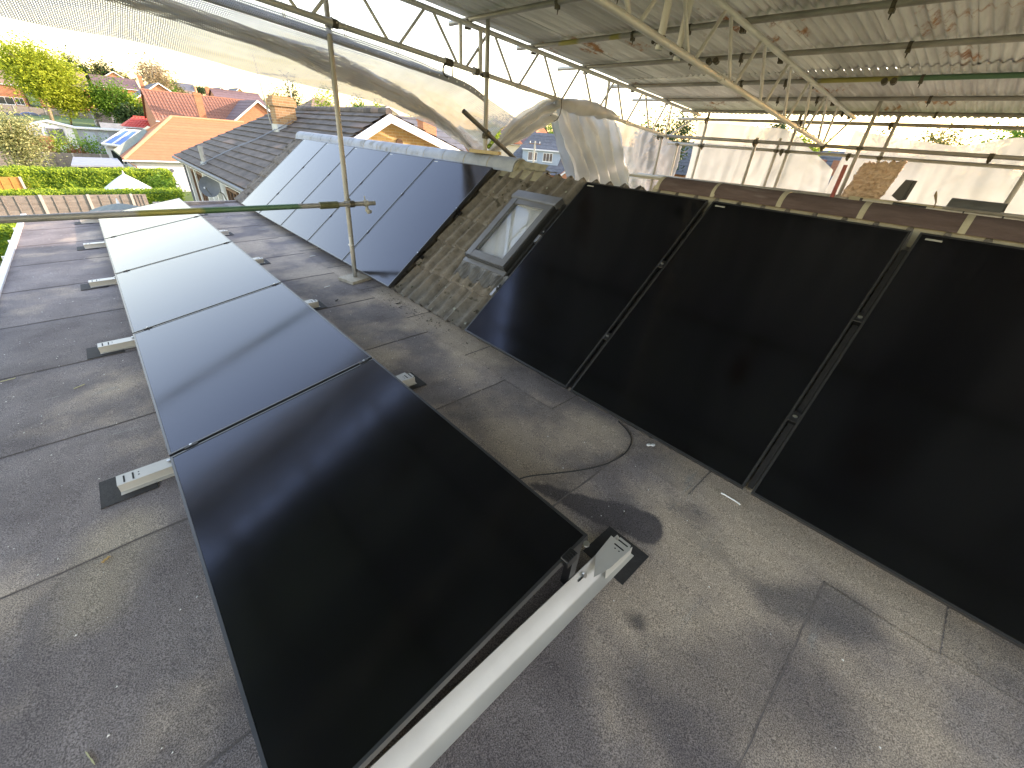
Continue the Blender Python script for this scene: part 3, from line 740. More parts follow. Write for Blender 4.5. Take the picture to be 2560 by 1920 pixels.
mb = MB(); sbox(mb, SK0 + 0.06, SK1 - 0.12, SY0 + 0.05, SY1 - 0.05, zt - 0.075, zt - 0.07); part('blind', mb, 'blind', sk)
mb = MB(); sbox(mb, SK0 - 0.01, SK1, SY1 + 0.0, SY1 + 0.03, -0.15, -0.10); part('side_flashing', mb, 'sky_frame_dark', sk)
mb = MB(); sbox(mb, SK0 - 0.01, SK1, SY0 - 0.03, SY0, -0.15, -0.10); part('side_flashing', mb, 'sky_frame_dark', sk)
mb = MB(); sbox(mb, SK0 - 0.045, SK0 - 0.001, SY0 - 0.02, SY1 + 0.02, -0.125, -0.085); part('sill_flashing', mb, 'sky_frame', sk)
def apron(u, v):     # pleated lead apron dressed over the tile rolls
    y = lerp(SY1 + 0.03, SY0 - 0.10, u); s = lerp(SK0 - 0.03, SK0 - 0.20 - 0.018 * math.sin(y * 38), v)
    ph = ((ty0 - y) / 0.165) % 1.0; r = max(0, 1 - abs(ph - 0.5) / 0.34)
    return SL(s, y, lerp(-0.095, -0.112 + 0.045 * math.sin(r * 1.57), min(1, v * 2)) + 0.007 * math.sin(u * 175) * min(1, v * 3))
mb = MB().grid(apron, 220, 6); part('lead_apron', mb, 'lead', sk, True)

# ------------------------------------------------------------------ solar panels
PW, PL = 1.134, 1.762
def pv_meshes():
    f = MB(); t = 0.011
    f.box(0, PW, 0, t, -0.035, 0); f.box(0, PW, PL - t, PL, -0.035, 0); f.box(0, t, t, PL - t, -0.035, 0); f.box(PW - t, PW, t, PL - t, -0.035, 0)
    g = MB().box(t + .0004, PW - t - .0004, t + .0004, PL - t - .0004, -0.007, -0.0022)
    fm = f.mesh('frame', None); gm = g.mesh('glass', None)
    l = MB().box(0.035, 0.105, PL - 0.046, PL - 0.034, -0.0022, -0.0016).mesh('label_sticker', None)
    b = MB().box(t, PW - t, t, PL - t, -0.012, -0.009).mesh('back_sheet', None)
    return fm, gm, l, b
FM, GM, LM, BM = pv_meshes()
c = MB().bevbox(-0.011, 0.011, -0.03, 0.03, -0.03, 0.005, 0.002).mesh('clamp', None)
bo = MB().tube((0, 0, 0.005), (0, 0, 0.011), 0.0065, 8).mesh('bolt', None)
def clamp_at(panel, x, y, wide=1.0, horiz=False):
    k = link('clamp', c, 'clamp', panel, (x, y, 0)); k.scale = (wide, 1, 1)
    if horiz: k.rotation_euler = (0, 0, R(90))
    link('bolt', bo, 'bolt', k, (0, 0, 0))
def panel(label, group, mat4, sticker=True):
    o = empty('solar_panel', mat4.to_translation(), label, 'solar panel', group, mat4.to_euler())
    link('frame', FM, 'pv_frame', o); link('glass', GM, 'pv_glass', o); link('back_sheet', BM, 'black_plastic', o)
    if sticker: link('label_sticker', LM, 'coupler_grey', o)
    return o
TILT = R(12.01)
ordn = ['nearest', 'second', 'third', 'fourth', 'farthest']
PITCHY = PL + 0.0212
for i in range(5):
    m4 = Matrix.Translation((-PW * math.cos(TILT), i * PITCHY, 0.345 - PW * math.sin(TILT))) @ Matrix.Rotation(-TILT, 4, 'Y')
    lab = {0: 'black solar panel lying on the flat roof, nearest of the row, dark', 1: 'solar panel on the flat roof, second of its row from the camera',
           2: 'sky reflecting solar panel on the flat roof, third and middle one of its row', 3: 'pale sky reflecting solar panel on the flat roof, fourth of its row from the camera', 4: 'palest solar panel at the far end of the flat roof row'}[i]
    p = panel(lab, 'solar panels laid on the flat roof', m4, False)
    if i == 0: p.location.y += 0.022; p.scale = (1, (PL - 0.022) / PL, 1)
    if i < 4:
        clamp_at(p, 0.10, PL + 0.0106, 0.95, True); clamp_at(p, PW - 0.06, PL + 0.0106, 0.95, True)
    if i == 0:
        e = link('end_clamp', MB().bevbox(PW - 0.14, PW - 0.085, -0.022, 0.012, -0.035, 0.006, 0.002).mesh('end_clamp', None), 'clamp', p)
        for q in range(5): link('clamp_rib', MB().box(PW - 0.136 + q * 0.011, PW - 0.130 + q * 0.011, -0.024, -0.0, 0.006, 0.0085).mesh('clamp_rib', None), 'clamp', e)
        k = link('bolt', bo, 'bolt', p, (PW - 0.03, -0.018, -0.02)); k.scale = (1.8, 1.8, 1.8)
def mat_pitch(y): 
    m = RMAT.to_4x4(); m.translation = SL(0, y, 0); return m
farn = ['black panel at the far end of the upper row, beside the neighbour roof', 'second panel from the far end of the row below the grey ridge', 'middle panel of the five below the grey ridge tiles, behind the steel post', 'fourth panel from the far end of the row below the grey ridge', 'panel below the grey ridge whose edge borders the bare roof tiles']
for i in range(5):
    y = 3.395 + (5 - i) * (PW + 0.02) - 0.02
    p = panel('bluish ' + farn[i] if i else farn[i].replace('black', 'bluish solar'), 'solar panels on the pitched roof below the grey ridge', mat_pitch(y))
    for s in (0.48, 1.13): clamp_at(p, PW + 0.01, s, 1.0)
nearn = ['large black panel right of the roof window, its edge on the bare tiles', 'large black panel in the middle right, between two panel gaps', 'large black panel at the right edge of the picture, cut by the frame', 'large black panel behind the camera on the pitched roof']
for i in range(3):
    y = 2.066 - i * (PW + 0.0388)
    p = panel(nearn[i], 'solar panels on the pitched roof below the brown ridge', mat_pitch(y))
    for s in (0.46, 1.13): clamp_at(p, PW + 0.0194, s, 1.78)
    link('gap_shade_strip', MB().box(PW + 0.006, PW + 0.033, 0.03, 1.66, -0.05, -0.04).mesh('gap_shade_strip', None), 'rubber', p)  # added black strip standing in for the deep shade between panels
    if i == 0:
        for s in (0.48, 1.13): clamp_at(p, -0.012, s, 1.0)
# rails under the pitched arrays with roof hooks
for y0, y1, nm in ((3.36, 9.2, 'below the grey ridge'), (-1.5, 2.10, 'below the brown ridge')):
    for s, wh in ((0.48, 'lower'), (1.13, 'upper')):
        r_ = empty('mounting_rail', SL(s, y0, -0.055), 'dark %s mounting rail under the panels %s' % (wh, nm), 'rail', 'rails under the roof panels')
        part('rail', sbox(MB(), s - 0.018, s + 0.018, y0, y1, -0.075, -0.037), 'clamp', r_)
        for y in [y0 + 0.08 + 0.9 * j for j in range(int((y1 - y0) / 0.9) + 1)]:
            part('roof_hook', sbox(sbox(MB(), s - 0.06, s + 0.02, y - 0.015, y + 0.015, -0.09, -0.0751), s - 0.065, s - 0.058, y - 0.015, y + 0.015, -0.14, -0.0751), 'bolt', r_)

# ------------------------------------------------------------------ white floor rails under the flat row
def rail_profile(y0):
    return [(y0, 0.002), (y0 + 0.034, 0.004), (y0 + 0.041, 0.008), (y0 + 0.047, 0.015), (y0 + 0.097, 0.046), (y0 + 0.100, 0.044), (y0 + 0.050, 0.012), (y0 + 0.043, 0.004), (y0 + 0.035, 0.001), (y0, -0.001)]
for i in range(6):
    y0 = -0.070 if i == 0 else i * PITCHY - 0.050
    nm = ['front white floor rail along the near edge of the closest flat roof panel', 'white floor rail under the gap between the nearest and second flat roof panels', 'white floor rail under the gap between the second and third flat roof panels',
          'white floor rail under the gap between the third and fourth flat roof panels', 'white floor rail under the gap between the fourth and last flat roof panels', 'white floor rail at the far end of the flat roof panel row'][i]
    rl = empty('floor_rail', (-0.5, y0 + 0.05, F(-0.5)), nm, 'rail', 'white rails below the flat roof panels')
    mb = MB(); pr_ = rail_profile(y0); xl = -1.30 if i == 0 else -1.10
    mb.prism([(xl, y, z + F(xl) + 0.010) for y, z in pr_], (0.285 - xl, 0, FK * (0.285 - xl)))
    me = part('rail', mb, 'white_alu', rl); autosmooth(me.data, 30)
    # left end bracket: flange, upright web, top plate with slots
    mb = MB(); x0, x1 = -1.325, -1.04; hz = 0.010
    prof = [(y0 - 0.004, 0.001), (y0 + 0.020, 0.001), (y0 + 0.020, 0.042), (y0 + 0.012, 0.046), (y0 + 0.012, 0.0485), (y0 + 0.094, 0.0485), (y0 + 0.094, 0.004), (y0 + 0.0915, 0.004), (y0 + 0.0915, 0.046), (y0 + 0.0225, 0.046), (y0 + 0.0225, -0.001), (y0 - 0.004, -0.001)]
    mb.prism([(x0, y, z + F(x0) + hz) for y, z in prof], (x1 - x0, 0, FK * (x1 - x0)))
    br = part('end_bracket', mb, 'white_alu', rl); tz = 0.0485 + hz
    for xx in (x0 + 0.028, x0 + 0.062): part('slot', MB().box(xx - 0.0035, xx + 0.0035, y0 + 0.024, y0 + 0.078, F(xx) + tz - .0003, F(xx) + tz + .0009), 'slot', br)
    for dy in (0.045, 0.066): part('hole', MB().tube((x0 + 0.084, y0 + dy, F(x0 + .084) + tz - .001), (x0 + 0.084, y0 + dy, F(x0 + .084) + tz + .0009), 0.0035, 8), 'slot', br)
    part('plate_bolt', MB().tube((-1.12, y0 + 0.06, F(-1.12) + tz - .001), (-1.12, y0 + 0.06, F(-1.12) + tz + 0.010), 0.008, 8), 'bolt', br)
    # right end bracket: tapered plate
    top = [(0.035, 0.038), (0.125, 0.098), (0.255, 0.112), (0.255, 0.080), (0.280, 0.080), (0.280, 0.026), (0.255, 0.014), (0.12, 0.020)]
    mb = MB(); mb.prism([(x, y0 + dy, F(x) + 0.0615) for x, dy in top], (0, 0, -0.003)); br = part('end_bracket', mb, 'white_alu', rl)
    part('web', MB().add([(0.10, y0 + 0.016, F(.1) + .012), (0.28, y0 + 0.014, F(.28) + .012), (0.28, y0 + 0.016, F(.28) + .058), (0.10, y0 + 0.024, F(.1) + .058), (0.10, y0 + 0.019, F(.1) + .012), (0.28, y0 + 0.017, F(.28) + .012), (0.28, y0 + 0.019, F(.28) + .058), (0.10, y0 + 0.027, F(.1) + .058)], [(0, 1, 2, 3), (7, 6, 5, 4), (0, 4, 5, 1), (1, 5, 6, 2), (2, 6, 7, 3), (3, 7, 4, 0)]), 'white_alu', br)
    for xx in (0.262, 0.232): part('slot', MB().box(xx - 0.0035, xx + 0.0035, y0 + 0.030, y0 + 0.078, F(xx) + 0.0612, F(xx) + 0.0624), 'slot', br)
    for dy in (0.042, 0.062): part('hole', MB().tube((0.214, y0 + dy, F(.214) + 0.060), (0.214, y0 + dy, F(.214) + 0.0624), 0.0035, 8), 'slot', br)
    mx = [(-1.40, -1.19), (0.135, 0.335)]
    for a, b in mx:
        mb = MB(); yc0, yc1 = y0 - 0.045, y0 + 0.165
        pts = [(a, yc0), (b, yc0), (b, yc1), (a, yc1)]
        mb.prism([(x, y, F(x) + 0.0065) for x, y in pts], (0, 0, 0.004)); part('rubber_mat', mb, 'rubber', rl)
    for x in ((0.13, 0.02) if i == 0 else ()):
        yy_, zz_ = y0 + 0.078, F(x) + 0.048
        bl = part('bolt', MB().tube((x, yy_, zz_), (x, yy_ - 0.009, zz_ + 0.005), 0.011, 10), 'bolt', rl)
        part('slot', MB().bar((x - 0.035, yy_ - 0.0045, zz_ - 0.0045), (x - 0.008, yy_ - 0.0045, zz_ - 0.0045), 0.004, 0.006), 'slot', rl)
    # posts that carry the raised right edge and the low left edge of the panels
    xr = -0.03
    part('post', MB().box(xr - 0.02, xr + 0.02, y0 + 0.10, y0 + 0.135, F(xr) + 0.01, 0.345 - 0.035 + xr * 0.21 - 0.002), 'pv_frame', rl)
    if i == 0:
        mb = MB(); hx = 0.0
        mb.bar((-1.08, y0 + 0.14, F(-1.08) + 0.05), (-0.02, y0 + 0.14, 0.285), 0.03, 0.03); part('sloping_bar', mb, 'pv_frame', rl)

# cable snaking out between the rows
cp = [(0.10, 0.60), (0.24, 0.58), (0.38, 0.50), (0.50, 0.43), (0.62, 0.375), (0.72, 0.35), (0.82, 0.345), (0.90, 0.362), (0.97, 0.40), (1.02, 0.47), (1.05, 0.55)]
cp = [(x, y, F(x) + 0.014) for x, y in cp]
single('cable', MB().path([curve(cp, t / 60) for t in range(61)], 0.0036, 7), 'cable', cp[0], 'thin black cable curving across the felt between the two panel rows', 'cable', smooth=True)

# small litter on the felt
def chip(name, mat, x, y, l, wd, rz, label, cat, group=None, t=0.004, wave=0.0):
    mb = MB(); n = 6; ca, sa = math.cos(rz), math.sin(rz); pts = []
    for k in (1, -1):
        for i in range(n + 1):
            q = i / n - 0.5; ww = wd * (0.5 + 0.25 * math.sin(i * 2.1 + l * 90)); a = q * l * k; b = ww * k + wave * math.sin(q * 6) 
            X, Y = x + a * ca - b * sa, y + a * sa + b * ca; pts.append((X, Y, F(X) + 0.0075 + (0.006 if x > .8 else 0)))
    mb.prism(pts, (0, 0, t)); return single(name, mb, mat, (x, y, F(x)), label, cat, group)
chip('plastic_scrap', 'white_plastic', 1.005, 0.285, 0.05, 0.012, 2.4, 'white torn plastic scrap lying below the middle black panel', 'scrap', t=0.008)
mb = MB(); zz = F(0.95) + 0.018
mb.path([(0.945, -0.165, zz + .006), (0.952, -0.178, zz + .004), (0.957, -0.20, zz), (0.957, -0.235, zz), (0.950, -0.257, zz + .004), (0.942, -0.262, zz + .006)], 0.0042, 7)
single('cable_clip', mb, 'white_plastic', (0.957, -0.22, F(.957)), 'white curved cable clip on the felt below the gap between black panels', 'clip', smooth=True)
chip('dead_leaf', 'dead_leaf', -1.40, 1.35, 0.03, 0.009, 0.6, 'small dry brown leaf on the felt left of the nearest panel', 'leaf')
chip('straw_stalk', 'straw', -1.47, 0.585, 0.055, 0.003, 1.9, 'pale straw stalk on the felt at the bottom left', 'stalk')
chip('paper_strip', 'white_plastic', 0.86, 5.3, 0.075, 0.007, 0.2, 'short white strip on the felt far below the grey ridge panels', 'scrap')
chip('paper_strip', 'white_plastic', 0.56, 4.05, 0.07, 0.008, 0.3, 'short white strip on the felt beside the steel post foot', 'scrap')
chip('dark_chip', 'rubber', 0.48, 3.6, 0.05, 0.008, 0.7, 'dark chip on the felt between the steel post and the panel row', 'scrap')
chip('dark_chip', 'rubber', 0.93, 3.16, 0.05, 0.011, 0.1, 'dark chip on the felt in front of the lowest bare tiles', 'scrap')
chip('wood_sliver', 'straw', -1.79, 3.42, 0.07, 0.004, 0.1, 'pale wood sliver on the felt near the left edge of the picture', 'sliver')
chip('wood_sliver', 'straw', -1.45, 3.05, 0.06, 0.004, 0.5, 'thin pale sliver on the felt beside the second floor rail', 'sliver')
mb = MB()
for i in range(420):
    x = random.uniform(-1.9, 0.8); y = random.choice([random.uniform(-1, 9.5), random.uniform(0, 4)])
    if -1.15 < x < 0.02: continue
    r = random.uniform(0.0015, 0.0045); z = F(x) + 0.0075
    mb.add([(x - r, y - r, z), (x + r, y - r * .6, z), (x + r * .4, y + r, z), (x, y, z + r)], [(0, 1, 3), (1, 2, 3), (2, 0, 3)])
o = link('grit', mb.mesh('grit'), 'white_plastic', None); tag(o, 'tiny pale specks of grit scattered over the felt', 'grit', kind='stuff')
#PART3
# ------------------------------------------------------------------ scaffold tubes, beams and the tin roof
TR = 0.0242
def Tz(x): return 2.746 - 0.057 * x
def Lz(x): return 2.425 - 0.0786 * x
def coupler(parent, P, axis, mat='coupler', swivel=None):
    """clamp band round the tube, with hinge block, bolt and nut"""
    P = Vector(P); a = Vector(axis).normalized(); o = Vector(swivel).normalized() if swivel else a.orthogonal().normalized(); b = a.cross(o)
    mb = MB(); mb.tube(P - a * 0.024, P + a * 0.024, 0.034, 12)
    mb.obox(P + o * 0.042, a * 0.02, o * 0.016, b * 0.022); mb.tube(P + o * 0.05 - b * 0.03, P + o * 0.05 + b * 0.05, 0.008, 6); mb.tube(P + o * 0.05 + b * 0.03, P + o * 0.05 + b * 0.045, 0.014, 6)
    c_ = part('coupler', mb, mat, parent); autosmooth(c_.data, 35); return c_
def hook(parent, P, axis):
    """roofing clip hanging under a purlin"""
    P = Vector(P); a = Vector(axis).normalized(); mb = MB()
    mb.tube(P - a * 0.014, P + a * 0.014, 0.031, 10); mb.tube(P + Vector((0.012, 0, -0.025)), P + Vector((0.005, 0, -0.085)), 0.010, 6, 0.003); mb.obox(P + Vector((0.0, 0, -0.038)), a * 0.016, (0.02, 0, 0), (0, 0, 0.012))
    part('roof_clip', mb, 'coupler', parent)
def pole(name, p0, p1, label, group, mat='tube', r=TR, couplers=(), cat='scaffold tube', hooks=()):
    p0, p1 = Vector(p0), Vector(p1); d = p1 - p0
    e = empty(name, p0, label, cat, group)
    me = MB().tube((0, 0, 0), (d.length, 0, 0), r, 16, hollow=True).mesh('tube', None); autosmooth(me, 40)
    t = link('tube', me, mat, e); t.rotation_euler = d.to_track_quat('X', 'Z').to_euler()
    for c_ in couplers: coupler(e, p0 + d * c_, d)
    for h in hooks: hook(e, p0 + d * h, d)
    return e
G1 = 'steel posts of the temporary scaffold roof'
# post standing on the felt with its plywood foot
pz = F(0.91)
e = pole('scaffold_post', (0.91, 4.11, pz + 0.02), (0.975, 4.13, 3.1), 'weathered steel post standing on the felt in front of the far panels', G1)
coupler(e, (0.962, 4.125, 2.36), (0, 0, 1), swivel=(0, -1, 0)); coupler(e, (0.930, 4.115, 0.90), (0, 0, 1), swivel=(0, -1, 0))
mb = MB(); mb.path([(0.91 + 0.03 * math.cos(t / 9 * 6.28), 4.11 + 0.03 * math.sin(t / 9 * 6.28), pz + 0.40) for t in range(10)], 0.004, 6); mb.obox((0.89, 4.075, pz + 0.44), (0.008, 0, 0), (0, 0.006, 0), (0, 0, 0.05))
part('cable_tie', mb, 'white_plastic', e)
a = R(20); single('plywood_foot', MB().obox((0.90, 4.10, pz + 0.024), Vector((0.125, 0.03, 0.004)), Vector((-0.03, 0.125, 0)), (0, 0, 0.0165)), 'plywood', (0.90, 4.1, pz), 'square plywood foot pad under the steel post on the felt', 'pad')
e = pole('scaffold_tube', (-2.2, 4.0, 0.872), (1.18, 4.0, 0.915), 'horizontal scaffold tube painted yellow and green across the left of the picture', None, 'tube_green_yellow')
part('sleeve', MB().tube((0.60, 4.0, 0.906), (0.78, 4.0, 0.909), 0.034, 14), 'coupler_olive', e)
coupler(e, (0.925, 4.0, 0.912), (1, 0, 0), swivel=(0, 1, 0))
mb = MB(); mb.tube((1.06, 4.0, 0.913), (1.10, 4.0, 0.914), 0.033, 12); mb.path([(1.08, 3.985, 0.885), (1.075, 3.975, 0.85), (1.085, 3.97, 0.835), (1.11, 3.97, 0.835), (1.125, 3.975, 0.845)], [0.012, 0.022, 0.026, 0.018, 0.005], 8); mb.tube((1.075, 4.0, 0.94), (1.07, 4.0, 0.985), 0.006, 6)
part('loose_coupler', mb, 'coupler_grey', e)
# post on the ridge and its block
e = pole('scaffold_post', (2.53, 3.81, 1.478), (2.515, 3.82, 2.66), 'steel post standing on a timber block on the grey ridge', G1)
coupler(e, (2.52, 3.82, 2.19), (0, 0, 1), swivel=(0, 1, 0)); coupler(e, (2.525, 3.815, 1.62), (0, 0, 1), swivel=(0, -1, 0))
single('timber_block', MB().obox((2.53, 3.81, 1.462), (0.045, 0.02, 0), (-0.06, 0.19, 0), (0, 0, 0.0175)), 'timber_block', (2.53, 3.81, 1.445), 'short timber block under the post on the grey ridge', 'timber block')
e = pole('scaffold_tube', (2.14, 3.72, 1.83), (3.12, 3.78, 1.34), 'short dark scaffold tube sloping down across the ridge post', None, 'tube_dark')
coupler(e, (2.50, 3.742, 1.65), (0.88, 0.05, -0.45), swivel=(0, 1, 0))
# two upright tubes tied to the nearer beam
for i, x in enumerate((2.23, 2.50)):
    pole('scaffold_tube', (x, 1.56, Lz(x) - 0.03), (x + 0.01, 1.56, Tz(x) + 0.12), ['left of the two short upright tubes fixed to the nearer lattice beam', 'right of the two short upright tubes fixed to the nearer lattice beam'][i], 'upright tubes on the nearer beam', 'beam_steel', 0.026, (0.1,))
def lattice(y, label, x0=-2.6, xl=6.9, xu=7.98, phase=0.0, mat='beam_steel'):
    e = empty('lattice_beam', (x0, y, Lz(x0)), label, 'lattice beam', 'steel lattice beams carrying the tin roof')
    o = MB().tube((x0, y, Tz(x0)), (xu, y, Tz(xu)), TR, 16); q = part('top_chord', o, mat, e); autosmooth(q.data)
    o = MB().tube((x0, y, Lz(x0)), (xl, y, Lz(xl)), TR, 16); q = part('bottom_chord', o, mat, e); autosmooth(q.data)
    x = x0 + phase; k = 0
    while x < xl - 0.35:
        for a, b in (((x + 0.05, Lz(x + 0.05)), (x + 0.36, Tz(x + 0.36))), ((x + 0.44, Tz(x + 0.44)), (x + 0.75, Lz(x + 0.75)))):
            if max(a[0], b[0]) > xl: continue
            q = part('brace', MB().tube((a[0], y, a[1]), (b[0], y, b[1]), 0.0145, 10), mat, e); autosmooth(q.data)
        x += 0.8; k += 1
    for x in (0.9, 3.25, 5.6):
        q = part('spigot', MB().tube((x - 0.11, y, Lz(x - 0.11)), (x + 0.11, y, Lz(x + 0.11)), 0.0285, 16), mat, e); autosmooth(q.data)
        for dx in (-0.07, 0.07): part('spigot_bolt', MB().tube((x + dx, y - 0.036, Lz(x)), (x + dx, y + 0.036, Lz(x)), 0.007, 6), 'bolt', q)
    mb = MB().tube((xl - 0.02, y, Lz(xl) - 0.04), (xu - 0.1, y, Tz(xu) - 0.02), 0.0145, 10); part('brace', mb, mat, e)
    mb = MB().tube((xl - 0.05, y, Lz(xl)), (xl - 0.05, y, Tz(xl)), 0.0145, 10); part('brace', mb, mat, e)
    return e
T1 = lattice(4.0, 'steel lattice beam above the netting, farther of the two under the tin roof', phase=0.12)
T2 = lattice(1.5, 'steel lattice beam across the middle of the tin roof, nearer of the two', phase=0.4)
for x, r_ in ((2.30, 0.019), (2.565, 0.0242), (4.95, 0.019)):
    q = part('upright', MB().tube((x, 3.99, Lz(x)), (x - .01, 3.99, Tz(x)), r_, 12), 'beam_steel', T1); autosmooth(q.data)
for x, z in ((0.962, 'L'), (2.52, 'L')): coupler(T1, (x, 4.0, Lz(x)), (1, 0, -0.07), swivel=(0, 1, 0))
mb = MB(); mb.path([(2.12 + 0.05 * math.cos(t), 3.99, Lz(2.12) - 0.075 + 0.055 * math.sin(t)) for t in [1.2 + k * 0.42 for k in range(10)]], 0.009, 7)
mb.tube((2.185, 3.99, Lz(2.12) - 0.03), (2.19, 3.99, Lz(2.12) - 0.12), 0.007, 6); mb.tube((2.10, 4.0, Lz(2.1)), (2.19, 4.0, Lz(2.19)), 0.034, 12)
part('open_coupler', mb, 'coupler', T1)
PX = [(-2.3, 4.5, None), (-1.15, 4.4, None), (0.05, 4.5, None), (1.25, 4.45, None), (2.44, 4.39, 'purlin tube nearest the top of the picture under the tin roof'), (3.44, 4.35, 'second purlin tube under the tin roof, with yellow paint marks'), (4.46, 4.57, 'third purlin tube from the top under the tin roof'),
      (5.66, 4.51, 'purlin tube painted yellow and green under the tin roof'), (6.75, 4.76, 'grey purlin tube just beyond the yellow and green one'), (7.85, 4.33, 'last purlin tube along the low edge of the tin roof')]
for i, (x, ye, lb) in enumerate(PX):
    z = Tz(x) + 0.048
    mt = {5: 'tube_yellow_patch', 7: 'tube_green_patch'}.get(i, 'tube')
    e = pole('purlin_tube', (x, ye, z), (x, -3.2, z), lb or '%s purlin tube overhead counted from the eave, beyond the top edge of the picture' % ['first', 'second', 'third', 'fourth'][i], 'purlin tubes under the tin roof', mt, hooks=[(ye - y) / (ye + 3.2) for y in (3.3 - 0.13 * i, 2.55 - .1 * i, 0.55, -0.4, -1.5)])
    for y in (4.0, 1.5): coupler(e, (x, y + 0.05, z - 0.02), (0, 1, 0), swivel=(0, 0, -1))
    if x in (4.46, 5.66):
        for y in (2.3, 2.22): part('joint_pin', MB().tube((x - 0.03, y - 1.2 * (x - 4.46), z - 0.02), (x + 0.02, y - 1.2 * (x - 4.46), z - 0.03), 0.03, 10), 'coupler', e)
# corrugated sheets
tin = empty('tin_roof', (3.0, 1.0, 2.7), 'temporary roof of overlapping rusty corrugated metal sheets overhead', 'roof')
def sheet_mesh():
    mb = MB(); n = 8 * 8; W = 8 * 0.0762; L = 3.0
    for x in (0.0, L):
        for i in range(n + 1):
            t = i / 8 * 2 * math.pi; mb.v.append(Vector((x, i / n * W, 0.0145 * math.sin(t))))
    for i in range(n): mb.f.append((i, i + 1, n + 2 + i, n + 1 + i))
    me = mb.mesh('corrugated_sheet', None, True, False); me.materials.append(M['tin']); return me
TS = sheet_mesh()
slope = math.atan(0.057)
for row, xa in enumerate((-3.2, -0.35, 2.5, 5.35)):
    for j in range(14):
        y = 4.12 - (j + 1) * 0.5715 + random.uniform(-.004, .004)
        o = link('corrugated_sheet', TS, None, tin, Vector((xa + random.uniform(-.03, .03), y, Tz(xa) + 0.048 + 0.038 + (3 - row) * 0.009 + (j % 2) * 0.002)) - org(tin), (random.uniform(-.003, .003), slope + random.uniform(-.0015, .0015), 0))

# ------------------------------------------------------------------ scaffold beyond the ridge (right)
G2 = 'guard rail tubes of the scaffold beyond the ridge'
pole('guard_rail', (6.88, 4.25, 1.885), (6.93, -3.0, 1.845), 'upper guard rail tube beyond the brown ridge, upper of the close pair', G2, couplers=[0.016, 0.25, 0.38, 0.62])
pole('guard_rail', (7.9, 4.5, 1.80), (7.9, -3.0, 1.785), 'lower guard rail tube of the close pair beyond the brown ridge', G2, couplers=[0.1, 0.29, 0.42])
pole('guard_rail', (7.9, 4.4, 2.22), (7.9, -3.0, 2.215), 'thin guard rail tube just under the low edge of the tin roof', G2, couplers=[0.08, 0.3, 0.46])
pole('guard_rail', (6.9, 4.42, 1.225), (6.9, -3.0, 1.30), 'long tube just above the brown ridge tiles', G2)
single('loose_tube', MB().tube((6.8, 4.62, 1.17), (6.85, 3.95, 1.215), 0.035, 14, hollow=True), 'fascia_white', (6.8, 4.5, 1.2), 'short pale tube poking out left of the brown ridge', 'tube', smooth=False)
G3 = 'upright posts of the scaffold beyond the ridge'
for p0, zt, lb in (((6.9, 4.09), 1.93, 'leftmost upright post beyond the ridge, ending at the guard rail'), ((7.9, 3.80), 2.36, 'tall upright post beyond the ridge reaching the tin roof, left of the white sheets middle'),
                   ((6.9, 2.43), 1.93, 'upright post with a clamp on top in front of the middle white sheet'), ((7.9, 2.42), 1.98, 'short upright post rising just above the guard rails, middle right'),
                   ((7.9, 2.24), 2.34, 'upright post right beside the short one beyond the ridge'), ((6.92, 1.06), 2.42, 'thick upright post left of the insulation batt'), ((7.9, 0.95), 2.33, 'upright post behind the insulation batt'),
                   ((6.9, -0.60), 2.4, 'upright post at the right edge of the picture'), ((7.9, 4.28), 1.80, 'thin upright post behind the torn sheet beyond the ridge')):
    e = pole('scaffold_post', (p0[0], p0[1], -2.9), (p0[0] + 0.01, p0[1], zt), lb, G3)
    coupler(e, (p0[0], p0[1], 1.865 if p0[0] < 7 else 1.79), (0, 0, 1), swivel=(-1, 0, 0))
for i, y0 in enumerate((4.35, 0.95)):
    bd = empty('scaffold_deck', (7.3, y0 - 1.6, 1.16), ['run of timber scaffold boards beyond the ridge at left', 'run of timber scaffold boards beyond the ridge under the insulation'][i], 'scaffold boards', 'scaffold boards beyond the ridge')
    for k in range(5): part('board', MB().box(6.35 + k * 0.232, 6.35 + k * 0.232 + 0.225, y0 - 3.3, y0, 1.20 + 0.003 * (k % 2), 1.238 + 0.003 * (k % 2)), 'board', bd)
single('toe_board', MB().box(6.52, 6.555, -0.1, 0.86, 1.242, 1.30), 'board', (6.53, 0.4, 1.24), 'yellowish timber offcut lying at the foot of the insulation', 'timber')
pole('red_prop', (6.6, 1.07, 1.25), (6.6, 1.07, 1.655), 'red painted upright stub behind the ridge, left of the insulation', None, 'red_tube', 0.026)
# insulation batt
mb = MB()
def fluff(u, v, side):
    y = lerp(0.95, 0.50, u) + 0.03 * noise.noise(Vector((u * 6, v * 9, side))) + 0.06 * (1 - v) * (0.3 if side else 0.0)
    z = lerp(1.27, 1.70, v) + 0.035 * noise.noise(Vector((u * 11, v * 3, side + 3))) + 0.05 * u * v
    edge = math.sin(math.pi * min(max(u, 0.02), 0.98)) ** 0.3 * math.sin(math.pi * min(max(v, 0.03), 0.97)) ** 0.3
    x = 6.86 + (-1 if side == 0 else 1) * 0.085 * edge + 0.05 * noise.noise(Vector((u * 9, v * 13, side * 7))) + 0.03 * noise.noise(Vector((u * 25, v * 30, side * 7)))
    return Vector((x, y - 0.08 * (v - 0.5) + 0.02, z))
mb.grid(lambda u, v: fluff(u, v, 0), 34, 34); mb.grid(lambda u, v: fluff(u, v, 1), 34, 34)
n = 35
for k in range(34):
    o2 = n * n
    for a_, b_ in ((k, k + 1), (34 * n + k, 34 * n + k + 1), (k * n, (k + 1) * n), (k * n + 34, (k + 1) * n + 34)): mb.f.append((a_, b_, o2 + b_, o2 + a_))
